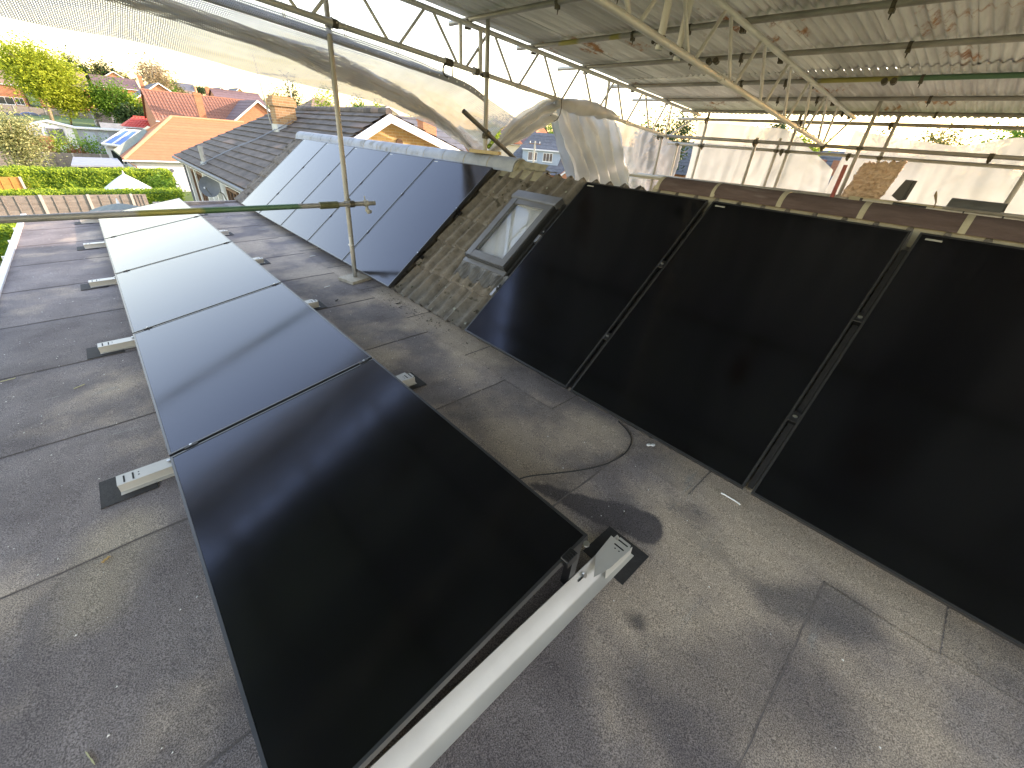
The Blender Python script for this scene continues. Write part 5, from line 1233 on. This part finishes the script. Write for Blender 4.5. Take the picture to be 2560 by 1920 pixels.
# terracotta bungalow
tb = empty('terracotta_bungalow', (9.0, 57.0, -5.2), 'white bungalow with a broad terracotta hipped roof behind the hedge', 'house')
part('wall', MB().box(1.9, 17, 52.4, 61.6, -5.4, -2.30), 'render_white', tb)
courses(tb, (1.4, 52, -2.28), (17.5, 52, -2.28), (6.35, 57, 1.15), (12.6, 57, 1.15), 16, 'terracotta', 0.012, 0.02)
courses(tb, (1.4, 52, -2.28), (1.4, 62, -2.28), (6.35, 56.99, 1.15), (6.35, 57.01, 1.15), 16, 'terracotta', 0.012, 0.02)
courses(tb, (1.4, 62, -2.28), (17.5, 62, -2.28), (6.35, 57, 1.15), (12.6, 57, 1.15), 8, 'terracotta', 0.012, 0.02)
for p, q in (((1.4, 52, -2.25), (6.35, 57, 1.18)), ((6.35, 57, 1.18), (12.6, 57, 1.18)), ((1.4, 62, -2.25), (6.35, 57, 1.18))): part('hip_cap', MB().tube(p, q, 0.13, 8), 'terracotta_ridge', tb)
part('gutter', MB().tube((1.3, 51.95, -2.37), (17, 51.95, -2.37), 0.07, 8), 'paint_white', tb); part('soffit', MB().box(1.5, 17, 52.02, 52.4, -2.42, -2.36), 'paint_white', tb)
part('wall_lamp', MB().tube((4.6, 52.38, -3.1), (4.6, 52.2, -3.1), 0.14, 10), 'shed_dark', tb); part('downpipe', MB().path([(1.55, 52.0, -2.4), (2.1, 52.3, -2.8), (2.25, 52.3, -5)], 0.05, 7), 'wood_brown', tb)
window(tb, (6.5, 52.39, -4.4), (1, 0, 0), 1.6, 1.2)
ls = MB().slab([(1.0, 53.0, -1.62), (1.30, 52.8, -2.02), (5.15, 60, 0.0), (4.55, 60, 0.20)], 0.10)
single('lean_to_panel', ls, 'green_panel', (2.5, 56, -1.5), 'long grey green glazed panel along the left edge of the terracotta roof', 'roof panel')
cv = empty('conservatory', (1.6, 60, -4.8), 'white conservatory with blue glass roof left of the terracotta house', 'conservatory')
A_, B_, C_, D_ = Vector((0.55, 59.4, -1.55)), Vector((3.2, 58.2, -1.75)), Vector((5.2, 62, -0.40)), Vector((2.72, 62.5, -0.40))
for i in range(4):
    a0, a1 = A_.lerp(B_, i / 4 + .03), A_.lerp(B_, (i + 1) / 4 - .03); d0, d1 = D_.lerp(C_, i / 4 + .03), D_.lerp(C_, (i + 1) / 4 - .03)
    part('roof_pane', MB().slab([a0, a1, d1, d0], 0.03), 'blue_glass', cv)
for i in range(5): part('glazing_bar', MB().tube(A_.lerp(B_, i / 4) + Vector((0, 0, .02)), D_.lerp(C_, i / 4) + Vector((0, 0, .02)), 0.075, 6), 'paint_white', cv)
for p, q in ((A_, B_), (D_, C_)): part('eave_beam', MB().tube(p, q, 0.13, 8), 'paint_white', cv)
part('wall', MB().box(0.75, 3.4, 59.6, 62, -4.9, -1.75), 'paint_white', cv); window(cv, (0.95, 59.59, -3.3), (1, 0, 0), 2.2, 1.3, mull=2)

# red tiled house, its chimney and wing
rh = xhouse('red_tiled_house', 6.5, 17.4, 69.3, 79, -4.2, 0.75, 3.62, 'brick_orange', 'red_tile', 'house with red brown pantile roof and tall brick chimney behind the terracotta roof', 9, 0.06, 0.34, None, (10.68, 11.42, 68.5, 69.25, -4, 3.75, 'brick_orange', 1, 0.6))
yhouse('red_tiled_wing', 16.75, 66.2, 74, 3.6, -4.2, 0.85, 3.62, 'brick_orange', 'purple_tile', 'brick gabled wing with white barge boards right of the red tiled house', 9, False, None)
aerial((11.1, 68.9, 4.3), (11.0, 68.9, 7.1), 'tall aerial above the brick chimney of the red tiled house', True, 0.5)
aerial((7.0, 67.5, -3.5), (6.9, 67.5, 1.15), 'aerial in front of the left end of the red tiled roof', True, 0.1)
rr_ = xhouse('red_outbuilding', 3.9, 9, 78, 82, -3.4, -0.32, 0.67, 'render_white', 'bright_red_tile', 'small white outbuilding with a bright red tiled roof', 5, 0.05, 0.34, None, hip0=1.5)

# sheds and gardens, left
fs = empty('flat_shed', (-0.4, 51, -4.9), 'flat roofed dark grey shed behind the hedge', 'shed')
part('roof', MB().slab([(-2.0, 49, -2.54), (1.12, 49, -2.52), (1.05, 53, -2.26), (-1.75, 53, -2.26)], 0.12), 'shed_grey', fs); part('wall', MB().box(-1.85, 1.0, 49.2, 52.8, -5, -2.66), 'shed_dark', fs)
for i in range(7): part('cladding_board', MB().box(-1.86, 1.01, 49.17, 49.198, -4.9 + i * .33, -4.9 + i * .33 + .30), 'shed_dark', fs)
gs = empty('white_garage', (-3.0, 76, -3.6), 'white pitched roof garden building with grey windows', 'garage')
part('wall', MB().prism([(-4.9, 75.2, -3.8), (-1.15, 75.2, -3.8), (-1.15, 75.2, -.85), (-3.06, 75.2, -0.42), (-4.9, 75.2, -.92)], (0, 5, 0)), 'render_white', gs)
part('roof', MB().slab([(-5.1, 75, -.90), (-3.06, 75, -0.32), (-3.06, 80.3, -.32), (-5.1, 80.3, -.90)], .09), 'paint_white', gs); part('roof', MB().slab([(-0.95, 75, -.80), (-3.06, 75, -0.32), (-3.06, 80.3, -.32), (-.95, 80.3, -.80)], .09), 'paint_white', gs)
window(gs, (-4.5, 75.19, -2.3), (1, 0, 0), 0.8, 1.2, 'shed_grey', glass='shed_grey'); window(gs, (-3.4, 75.19, -2.4), (1, 0, 0), 1.5, 1.4, 'shed_grey', glass='shed_dark')
lg = empty('long_shed', (1.5, 76, -3.5), 'long low grey shed with a white roof edge right of the white garden building', 'shed')
part('wall', MB().box(-0.8, 3.7, 75.4, 78, -3.7, -.92), 'shed_grey', lg); part('roof', MB().box(-0.95, 3.85, 75.1, 78.2, -.92, -.78), 'fascia_white', lg)
for x in (-.2, 1.0): part('door', MB().box(x, x + .9, 75.36, 75.4, -3.5, -1.2), 'dormer_blue', lg)
wg = empty('flat_garage', (3.2, 106, -1.4), 'pale flat roofed garage behind the green tree', 'garage')
part('wall', MB().box(1.95, 4.5, 105, 109, -1.6, .9), 'shed_grey', wg); part('roof', MB().box(1.85, 4.6, 104.8, 109.2, .9, 1.08), 'fascia_white', wg); part('door', MB().box(2.2, 4.2, 104.95, 105, -1.5, .5), 'shed_dark', wg)
gw = single('grey_wall', MB().box(2.1, 6.5, 96, 96.3, -2.0, -.6), 'shed_grey', (4, 96, -2), 'grey garden wall left of the small red roof', 'wall')
def fence(label, x0, x1, y, zt, h, posts, mat='fence_grey', pmat='fence_post', battens=3, boards=6, slope=0.0, group=None):
    e = empty('garden_fence', ((x0 + x1) / 2, y, zt - h), label, 'fence', group)
    xs_ = [x0] + list(posts) + [x1]
    for a, b in zip(xs_[:-1], xs_[1:]):
        hb = h / boards
        for k in range(boards):
            z0 = zt - h + k * hb + slope * ((a + b) / 2 - x0); mb = MB()
            mb.add([(a, y, z0), (b, y, z0), (b, y + .012, z0 + hb * 1.12), (a, y + .012, z0 + hb * 1.12), (a, y + .03, z0), (b, y + .03, z0), (b, y + .03, z0 + hb * 1.12), (a, y + .03, z0 + hb * 1.12)], [(0, 1, 2, 3), (7, 6, 5, 4), (0, 4, 5, 1), (1, 5, 6, 2), (2, 6, 7, 3), (3, 7, 4, 0)])
            part('board', mb, mat, e)
        for i in range(battens):
            x = lerp(a, b, (i + 1) / (battens + 1)); zz_ = slope * ((a + b) / 2 - x0); part('batten', MB().box(x - .025, x + .025, y - .03, y - .002, zt - h + zz_, zt + zz_), mat, e)
    for x in posts: part('post', MB().box(x - .06, x + .06, y - .06, y + .06, zt - h - .2, zt + .06 + slope * (x - x0)), pmat, e)
    return e
fence('weathered grey tan panel fence just beyond the end of the felt roof', -12, 0.95, 33, -2.68, 1.95, [0.29 - 1.81 * k for k in range(6, -1, -1)])
fence('shaded grey panel fence behind the clipped hedge, beside the flat shed', -11, 1.5, 60, -2.5, 1.9, [-9.4, -7.5, -5.6, -3.7, -1.8, 0.15], 'fence_grey', 'fence_post', 2, 5)
fence('orange stained fence panel in the hedge at the left edge', -9, -4.63, 44, -2.95, 1.9, [-6.45, -4.63], 'fence_orange', 'fence_post', 3, 5)
fence('red brown fence piece between the pale shrub and the bushes', -5.5, -2.62, 64, -1.4, 2.8, [-2.62], 'fence_brown', 'fence_post', 1, 6)
fence('far dark fence behind the parked cars', -20, 3, 128, 0.35, 1.8, [-16, -12, -8, -4, 0], 'fence_grey', 'fence_post', 1, 3)
hedge('garden_hedge', -12, 3.25, 37.4, 38.8, -5.0, -3.02, 12000, 0.07, 'leaf_hedge', 'bright yellow green hedge strip right behind the weathered fence', 3)
hedge('garden_hedge', -12, 3.9, 46.3, 48.6, -5.0, -2.70, 18000, 0.08, 'leaf_hedge', 'tall clipped green hedge behind the white parasol', 4, wob=0.2)
hedge('garden_hedge', -12, -4.25, 29.0, 31.5, -5.0, -3.55, 7000, 0.08, 'leaf_hedge', 'low hedge at the left edge just below the green painted tube', 8)
tree('garden_bush', (3.0, 45.6, -5.0), -2.95, (1.0, 0.8), 1500, 0.09, 'leaf_green', 'leafy bush at the right end of the tall clipped hedge', 'bush', 'garden bushes', low=0.1, tr=.06, seed=31)
tree('garden_bush', (-5.0, 45.0, -5.0), -2.9, (1.3, 0.6), 1500, 0.09, 'leaf_lime', 'yellow green bush beside the orange fence panel', 'bush', 'garden bushes', low=0.1, tr=.06, seed=32)
def parasol(label, c, rim, apex, r, mat, n=12):
    e = empty('parasol', (c[0], c[1], gz(*c)), label, 'parasol', None)
    part('pole', MB().tube((c[0], c[1], gz(*c)), (c[0], c[1], apex + .1), 0.03, 8), 'paint_white', e)
    for i in range(n):
        a, b = 6.283 * i / n, 6.283 * (i + 1) / n; mb = MB()
        P = lambda t, k: Vector((c[0] + r * k * math.cos(t), c[1] + r * k * math.sin(t), lerp(apex, rim, k) + 0.03 * math.sin(k * 3.14)))
        mb.grid(lambda u, v: P(lerp(a, b, u), max(v, 0.02)) - Vector((0, 0, 0.05 * math.sin(u * 3.14) * v)), 4, 6); part('canopy_panel', mb, mat, e, True)
    part('finial', MB().tube((c[0], c[1], apex - .02), (c[0], c[1], apex + .18), 0.06, 8, 0.02), 'paint_white', e)
parasol('open white garden parasol in front of the clipped hedge', (0.65, 42), -3.36, -2.42, 1.33, 'canvas_white')
parasol('faded grey green parasol peeping over the end of the flat roof', (-0.55, 24), -2.13, -1.83, 1.05, 'canvas_grey')
tree('pale_shrub', (-5.0, 56, -4.9), 0.25, (1.9, 1.6), 8000, 0.10, 'leaf_pale', 'pale variegated shrub at the left edge behind the hedge', 'shrub', low=0.25, tr=.12, seed=5, clumps=26)
for i, (x, y, tp, rx, m_, lb) in enumerate(((-2.2, 63, -0.95, 1.2, 'leaf_hedge', 'yellow green bush in front of the white garden building'), (-0.1, 63, -1.15, 1.5, 'leaf_green', 'dark green bush left of the conservatory'), (-2.0, 61.5, -2.25, 0.6, 'leaf_green', 'small round clipped bush beside the red brown fence'), (-1.3, 60.7, -2.3, 0.85, 'leaf_red', 'round reddish bush behind the flat shed'))):
    tree('garden_bush', (x, y, -4.8), tp, (rx, rx * .8), 1500, 0.10, m_, lb, 'bush', 'garden bushes', low=0.15, tr=.06, seed=40 + i, clumps=16)

# parked cars on the far road
def car(x, y, z, mat, label, s=1.0):
    e = empty('parked_car', (x, y, z), label, 'car', 'cars parked on the far road'); L, W = 4.3, 1.75
    prof = [(-2.15, .35), (-2.15, .75), (-1.95, .92), (-1.2, 1.0), (1.0, 1.0), (1.75, .88), (2.1, .72), (2.15, .35)]
    cab = [(-1.75, .99), (-1.35, 1.25), (-0.9, 1.45), (-.2, 1.5), (.45, 1.44), (1.25, 1.0)]
    b = MB().prism([(x + a, y, z + h) for a, h in prof], (0, W, 0)); part('body', b, mat, e)
    mb = MB(); mb.v = [Vector((x + a, y + .05 + max(0, h - 1) * .35, z + h)) for a, h in cab] + [Vector((x + a, y + W - .05 - max(0, h - 1) * .35, z + h)) for a, h in cab]; n = len(cab)
    mb.f = [tuple(range(n)), tuple(range(2 * n - 1, n - 1, -1))] + [(i, (i + 1) % n, n + (i + 1) % n, n + i) for i in range(n)]; part('cabin', mb, mat, e)
    for a0, a1 in ((-1.35, -.25), (-.15, .95)): part('side_window', MB().add([(x + a0, y + .03, z + 1.03), (x + a1, y + .03, z + 1.03), (x + a1 - .35 * (a1 > 0), y + .16, z + 1.38), (x + a0 + .35 * (a0 < -1), y + .16, z + 1.38)], [(0, 1, 2, 3)]), 'window_glass', e)
    for a in (-1.35, 1.35):
        for yy_ in (y - .01, y + W - .19): wl = part('wheel', MB().tube((x + a, yy_, z + .32), (x + a, yy_ + .2, z + .32), 0.32, 14), 'tyre', e); part('rim', MB().tube((x + a, yy_ - .01, z + .32), (x + a, yy_ + .02, z + .32), 0.2, 10), 'bolt', wl)
    part('tail_light', MB().box(x + 2.12, x + 2.17, y + .1, y + .4, z + .6, z + .8), 'bright_red_tile', e)
car(-7.75, 120, -2.05, 'car_navy', 'dark navy car parked at the left edge by the yellow green tree'); car(-5.9, 124.5, -1.9, 'car_blue', 'blue car parked behind the dark navy one')

# trees and houses up the hill
tree('lime_tree', (-3.1, 100, -1.5), 8.0, (3.6, 3.2), 17000, 0.19, 'leaf_lime', 'large yellow green tree at the left with a forked trunk', low=0.30, tr=.28, seed=11, clumps=46, crown_c=(-2.4, 100, 4.6))
tree('lime_sapling', (-1.2, 103, -1.5), 3.4, (2.6, 2), 5000, 0.17, 'leaf_lime', 'bright low spread of yellow green foliage right of the large tree trunk', low=0.25, tr=.15, seed=12, crown_c=(-.2, 101, 1.9))
tree('green_tree', (4.8, 101, -1.5), 5.1, (2.5, 2.2), 9000, 0.17, 'leaf_green', 'rounded mid green tree left of the red tiled house', low=0.2, tr=.2, seed=13, clumps=30)
tree('green_shrub', (7.0, 98, -1.7), 2.3, (2.2, 1.6), 2200, 0.22, 'leaf_dark', 'dark shrub mass below the rounded green tree', 'shrub', low=0.1, tr=.1, seed=14)
tree('yellow_shrub', (7.9, 100, -1.7), 3.0, (1.6, 1.6), 1600, 0.22, 'leaf_hedge', 'yellow green shrub left of the red tiled roof end', 'shrub', low=0.3, tr=.1, seed=15)
xhouse('hill_house', -4.5, 4.0, 140, 149, 0.5, 4.7, 7.3, 'brick_orange', 'brown_tile', 'brick house half hidden behind the large yellow green tree', 7, wins=((1.2, 3.1, 1.8, 1.2), (-2.5, 3.1, 1.8, 1.2)))
xhouse('hill_house', -16, -6.4, 141, 149, -0.6, 4.0, 6.2, 'brick_orange', 'brown_tile', 'brick house with white windows at the left edge above the cars', 7, wins=((-10.6, 0.4, 2.4, 1.3), (-8.0, 0.5, 1.2, 1.2)))
yhouse('hill_house', 10.9, 168, 182, 4.2, 3, 6.9, 9.5, 'tilehung', 'purple_tile', 'dark roofed house with small brown gable on the left hilltop', 7, False)
xhouse('hill_house', 5.5, 13.5, 150, 158, 3, 5.6, 7.6, 'brick_orange', 'purple_tile', 'house with long dark roof behind the rounded green tree', 7)
yhouse('hill_house', 12.9, 112, 128, 4.1, -1, 3.2, 6.0, 'tilehung', 'blue_slate', 'house with grey roof and orange gable left of the red tiled house', 7, False, chim=(11.2, 11.8, 122, 122.7, 4, 7.2, 'brick_orange', 1))
xhouse('hill_house', 23, 33, 198, 208, 2, 6.3, 8.15, 'brick_orange', 'brown_tile', 'long low brown roof behind the chimney of the red tiled house', 6)
yhouse('hill_house', 39.7, 193, 206, 3.6, 2, 6.6, 8.95, 'brick_orange', 'blue_slate', 'small brick gable with dark roof on the hill right of the red chimney', 6, False, chim=(36.8, 38, 200, 201, 6, 9.9, 'brick_orange', 2))
yhouse('hill_house', 48.3, 204, 218, 3.6, 2, 7.9, 11.0, 'brick_yellow', 'blue_slate', 'yellow brick gable house with white barge boards on the hill', 6, True)
yhouse('hill_house', 44.4, 212, 226, 3.4, 3, 8.0, 10.9, 'brick_yellow', 'blue_slate', 'dark roofed gable house just left of the yellow gable', 6, True)
xhouse('hill_house', 33.5, 39.5, 232, 242, 4, 9.3, 11.6, 'brick_orange', 'blue_slate', 'dark roof on the skyline behind the small brick gable', 5)
xhouse('hill_house', 26, 31.5, 74, 81, -2.5, 3.4, 5.0, 'brick_orange', 'brown_tile', 'small hipped roof house behind the yellow brick chimney', 6, group='houses beyond the neighbour bungalow', hip0=2, hip1=2)
yhouse('hill_house', 36.5, 70, 82, 4.0, -2.5, 2.9, 4.95, 'render_cream', 'brown_tile', 'gabled house seen through the lower edge of the netting', 6, True, 'houses beyond the neighbour bungalow')
xhouse('hill_house', 18, 25, 92, 100, -1.0, 3.4, 5.4, 'brick_orange', 'purple_tile', 'low dark roof between the red wing and the yellow brick chimney', 6, group='houses beyond the neighbour bungalow')
skyt = [(2.0, 170, 11.4, 3.0, 'leaf_dark'), (5.2, 172, 10.3, 2.0, 'leaf_dark'), (7.4, 176, 10.6, 2.4, 'leaf_olive'), (10.0, 176, 11.6, 2.0, 'leaf_dark'), (12.4, 180, 9.9, 2.6, 'leaf_olive'), (-3, 178, 10.0, 3.2, 'leaf_dark'), (-9, 180, 9.5, 4, 'leaf_dark'),
        (19.0, 150, 8.2, 2.0, 'leaf_green'), (21.0, 152, 7.6, 1.8, 'leaf_olive'), (41.0, 236, 11.2, 3.0, 'leaf_dark'), (52.5, 225, 9.6, 3.0, 'leaf_olive'), (55, 210, 9.0, 3, 'leaf_dark')]
skl = ['dark tree on the skyline above the large yellow green tree', 'dark conifer on the left skyline', 'olive tree between dark ones on the left skyline', 'spiky dark conifer above the brown gable on the hill', 'olive tree left of the bare twiggy tree', 'dark tree behind the yellow green tree crown', 'dark tree at the far left skyline', 'light green tree left of the aerial on the red house', 'olive tree behind the chimney pot of the red house', 'dark tree behind the hill gables', 'olive tree right of the yellow gable house', 'dark tree at the right end of the hill houses']
for i, (x, y, tp, r_, m_) in enumerate(skyt): tree('hill_tree', (x, y, gz(x, y)), tp, (r_, r_), 2600, 0.28, m_, skl[i], 'tree', 'trees on the hill skyline', low=0.25, tr=.2, seed=60 + i, clumps=16)
tree('bare_tree', (14.6, 130, 1.5), 10.8, (3.2, 2.8), 2600, 0.22, 'leaf_twig', 'bare twiggy tan tree above the grey roofed house', low=0.35, tr=.22, seed=80, clumps=40, bare=30, trunk='bark_pale')
tree('conifer', (24.0, 75.5, -2.5), 6.5, (1.6, 1.6), 2600, 0.16, 'leaf_dark', 'dark conifer behind the aerials of the yellow brick chimney', low=0.2, tr=.2, seed=81)
tree('birch_tree', (21.7, 76.2, -2.5), 6.0, (1.0, 1.0), 420, 0.14, 'leaf_olive', 'thin sparse tree left of the dark conifer', low=0.35, tr=.08, seed=82, bare=10)
for i, (x, y, tp, r_, m_, lb) in enumerate(((26.8, 70, 5.7, 1.6, 'leaf_hedge', 'bright green tree right of the dark conifer'), (30.8, 68, 5.1, 1.2, 'leaf_green', 'green tree top left of the steel post above the dark roof'), (33.0, 67, 4.8, 1.0, 'leaf_hedge', 'small yellow green tree right of the steel post above the dark roof'), (36, 62, 3.5, 1.8, 'leaf_olive', 'olive bush behind the peak of the yellow gable'))):
    tree('garden_tree', (x, y, -2.6), tp, (r_, r_), 1500, 0.16, m_, lb, 'tree', 'trees beyond the neighbour bungalow', low=0.3, tr=.12, seed=90 + i)

# houses and trees beyond the ridge (right of the netting)
def loc(O, e1):
    O = Vector(O); e1 = Vector((*e1, 0)).normalized(); e2 = Vector((-e1.y, e1.x, 0))
    return lambda a, d, z: Vector((O.x, O.y, 0)) + e1 * a + e2 * d + Vector((0, 0, z)), e1, e2
L_, e1, e2 = loc((45.4, 49.27, 0), (.687, -.726))
dh = empty('dormer_house', L_(3, 4, -3.5), 'house with dark slate roof and blue grey dormer with two white windows', 'house')
mb = MB(); mb.add([L_(-2.2, .3, -4), L_(8.6, .3, -4), L_(8.6, 10.5, -4), L_(-2.2, 10.5, -4), L_(-2.2, .3, -2.2), L_(8.6, .3, -2.2), L_(8.6, 10.5, -2.2), L_(-2.2, 10.5, -2.2)], [(0, 3, 2, 1), (4, 5, 6, 7), (0, 1, 5, 4), (1, 2, 6, 5), (2, 3, 7, 6), (3, 0, 4, 7)]); part('wall', mb, 'brick_orange', dh)
courses(dh, L_(-2.6, 0, -2.3), L_(9.0, 0, -2.3), L_(2.2, 5.5, 3.05), L_(6.6, 5.5, 3.05), 13, 'blue_slate'); courses(dh, L_(-2.6, 11, -2.3), L_(9.0, 11, -2.3), L_(2.2, 5.5, 3.05), L_(6.6, 5.5, 3.05), 6, 'blue_slate')
courses(dh, L_(-2.6, 0, -2.3), L_(-2.6, 11, -2.3), L_(2.2, 5.49, 3.05), L_(2.2, 5.51, 3.05), 8, 'blue_slate'); courses(dh, L_(9, 0, -2.3), L_(9, 11, -2.3), L_(6.6, 5.49, 3.05), L_(6.6, 5.51, 3.05), 8, 'blue_slate')
dm = MB(); dm.prism([L_(.95, 1.25, -1.05), L_(6.3, 1.25, -1.05), L_(6.9, 1.25, .68), L_(.95, 1.25, .68)], e2 * 2.6); dmo = part('dormer', dm, 'dormer_blue', dh); dmp = MB().prism([L_(.8, 1.0, .69), L_(7.4, 1.0, .69), L_(7.4, 4.2, .69), L_(.8, 4.2, .69)], (0, 0, .16)); part('dormer_roof', dmp, 'fascia_white', dmo)
window(dh, L_(1.75, 1.24, -.65), e1, 1.4, 1.15, mull=1, nrm=-e2); window(dh, L_(4.0, 1.24, -.65), e1, 1.45, 1.15, mull=2, nrm=-e2)
gb = MB().prism([L_(6.6, -1.2, -4), L_(11.5, -1.2, -4), L_(11.5, -1.2, -1.9), L_(9.3, -1.2, -.15), L_(6.6, -1.2, -2.2)], e2 * 4); part('porch_gable', gb, 'brick_orange', dh)
barge(dh, L_(6.5, -1.25, -2.3), L_(9.3, -1.25, -.1), .2, .06, -e2); barge(dh, L_(11.8, -1.253, -2.1), L_(9.3, -1.253, -.1), .2, .06, -e2)
ph = empty('purple_roof_house', (60, 64, -3), 'house with purple brown roof, two skylights and cream wall behind the dormer house', 'house')
eL, eR, rL, rR = Vector((55.0, 67.4, 1.0)), Vector((60.4, 62.6, 1.1)), Vector((61.2, 68.2, 4.75)), Vector((65.6, 64.1, 5.0))
courses(ph, eL, eR, rL, rR, 11, 'purple_tile'); bk = Vector((68.5, 62.0, 1.3)); courses(ph, eL + (rL - eL) * 1.9 + Vector((0, 0, -6.8)), bk, rL, rR, 5, 'purple_tile')
mb = MB().prism([(eR.x - .1, eR.y + .1, -3.5), (bk.x, bk.y, -3.5), (bk.x, bk.y, 1.2), (rR.x - .1, rR.y, 4.8), (eR.x - .1, eR.y + .1, .95)], Vector((-.3, .3, 0))); part('gable_wall', mb, 'brick_orange', ph); barge(ph, eR, rR, .22, .06, (.3, -.95, 0), 'terracotta_ridge')
mb = MB().prism([(55.4, 67.6, -3.5), (60.4, 63.0, -3.5), (60.4, 63.0, .95), (55.4, 67.6, .85)], Vector((2, 2.2, 0))); part('wall', mb, 'render_cream', ph); window(ph, (55.9, 67.1, -1.4), (.736, -.677, 0), 1.5, 1.4, nrm=(-.677, -.736, 0)); part('gutter', MB().tube(eL, eR, .09, 8), 'paint_white', ph)
nn = (eR - eL).cross(rL - eL).normalized(); nn = nn if nn.z > 0 else -nn
for t in (.38, .56): 
    c0 = eL.lerp(rL, .68).lerp(eR.lerp(rR, .68), t); a_ = (eR - eL).normalized(); b_ = (rL - eL - a_ * (rL - eL).dot(a_)).normalized(); part('skylight', MB().obox(c0 + nn * .1, a_ * .3, b_ * .65, nn * .04), 'fascia_white', ph)
c0 = eL.lerp(rL, .02).lerp(eR.lerp(rR, .02), .62); part('porch_roof', MB().slab([c0 + Vector((-1.1, .4, .15)), c0 + Vector((1.2, -1.8, .15)), c0 + Vector((1.0, 1.0, 1.75)), c0 + Vector((.2, 1.6, 1.75))], .08), 'terracotta', ph)
L_, e1, e2 = loc((40.4, 62.2, 0), (.80, -.60))
bh = empty('tile_hung_house', L_(3.5, 3, -3), 'brown tile hung gable house with one small white window', 'house')
part('wall', MB().prism([L_(-.6, 0, -4), L_(8.3, 0, -4), L_(8.3, 0, .1), L_(3.6, 0, 3.0), L_(-.6, 0, .3)], e2 * 9), 'tilehung', bh)
courses(bh, L_(-1.0, -.3, 0), L_(-1.0, 9, 0), L_(3.6, -.3, 3.1), L_(3.6, 9, 3.1), 8, 'purple_tile'); courses(bh, L_(8.8, -.3, -.2), L_(8.8, 9, -.2), L_(3.6, -.3, 3.1), L_(3.6, 9, 3.1), 8, 'purple_tile')
barge(bh, L_(-1, -.35, 0), L_(3.6, -.35, 3.1), .25, .06, -e2); barge(bh, L_(8.8, -.353, -.2), L_(3.6, -.353, 3.1), .25, .06, -e2); window(bh, L_(3.65, -.02, 1.15), e1, .95, .85, mull=1, nrm=-e2)
ck = xhouse('chimney_house', 12.5, 20.5, 27, 34, -3.2, -.3, 2.45, 'render_white', 'blue_slate', 'dark roof with an orange brick chimney behind the yellow gable', 9, group=None, chim=(15.75, 16.75, 26.4, 27.1, -1, 2.55, 'brick_orange', 0))
def util(base, top, label, arm=True, r=.11):
    e = empty('utility_pole', base, label, 'pole', 'poles between the houses'); part('pole', MB().tube(base, top, r, 8, r * .75), 'concrete_pole', e)
    if arm:
        t = Vector(top); part('cross_arm', MB().bar(t + Vector((-.5, .35, -.25)), t + Vector((.5, -.35, -.25)), .08, .08), 'wood_brown', e)
        for k in (-.8, .8): part('insulator', MB().tube(t + Vector((.5 * k, -.35 * k, -.2)), t + Vector((.5 * k, -.35 * k, -.03)), .05, 6), 'paint_white', e)
util((33.1, 33.3, -3.2), (33.1, 33.3, 1.8), 'wooden utility pole in front of the blue grey dormer'); util((21.5, 32.6, -3.2), (21.5, 32.6, 2.55), 'pale post left of the brown tile hung gable', False, .14)
for i, (a_, b_) in enumerate((((33.1, 33.3, 1.6), (21.5, 32.6, 1.9)), ((33.1, 33.3, 1.5), (47, 47, .9)))):
    a_, b_ = Vector(a_), Vector(b_); single('overhead_wire', MB().path([a_.lerp(b_, t / 12) - Vector((0, 0, .5 * math.sin(t / 12 * 3.14))) for t in range(13)], .012, 4), 'cable', a_, ['overhead wire from the utility pole to the pale post', 'overhead wire from the utility pole to the dormer house'][i], 'wire')
for i, (x, y, tp, r_, m_, lb) in enumerate(((70, 80, 6.4, 5, 'leaf_olive', 'olive tree line behind the purple roofed house'), (80, 76, 6.6, 5, 'leaf_green', 'green tree right of the purple roof gable'), (49, 60, 3.6, 1.5, 'leaf_hedge', 'yellow green tree between the gable house and the purple roof'),
        (51.6, 28.2, 5.7, 2.1, 'leaf_dark', 'dark tree behind the end of the farther lattice beam'), (50.0, 31.2, 4.6, 1.0, 'leaf_green', 'green bush left of the dark tree beyond the scaffold'), (57, 15.6, 4.5, 1.6, 'leaf_hedge', 'sunlit bush between the hung white sheets'), (57, 18.8, 5.3, 1.6, 'leaf_dark', 'dark tree top over the middle white sheet'),
        (60, 5.0, 5.4, 2.2, 'leaf_olive', 'olive tree over the right white sheet'), (60, 0.8, 6.2, 2.2, 'leaf_green', 'green tree at the right edge under the tin roof'), (62, 9.5, 4.8, 1.8, 'leaf_olive', 'olive bush right of the sunlit one beyond the scaffold'))):
    tree('garden_tree', (x, y, -3), tp, (r_ * 1.15, r_ * 1.15), 4200, 0.22 if i < 2 else .17, m_, lb, 'tree', 'trees beyond the scaffold', low=0.3, tr=.15, seed=120 + i, bare=6)
for i, (y0, y1, lb) in enumerate(((22, 33, 'slate roof glimpsed between the torn sheet and the middle sheet'), (6, 18, 'dark slate roof glimpsed in the gap between the white sheets'))):
    e = empty('street_house', (59, (y0 + y1) / 2, -3), lb, 'house', 'houses across the street'); part('wall', MB().box(55.5, 63, y0, y1, -3.2, -.2), 'brick_orange', e)
    courses(e, (55, y0 - .2, -.5), (55, y1 + .2, -.5), (59.2, y0 - .2, 3.3), (59.2, y1 + .2, 3.3), 11, 'blue_slate'); courses(e, (63.4, y0 - .2, -.5), (63.4, y1 + .2, -.5), (59.2, y0 - .2, 3.3), (59.2, y1 + .2, 3.3), 5, 'blue_slate')
    if i: 
        for y in (11.5, 13.4): part('dormer', MB().prism([(56.6, y, 1.0), (56.6, y + 1, 1.0), (56.6, y + 1, 2.4), (56.6, y, 2.4)], (2.4, 0, 0)), 'red_tile', e)
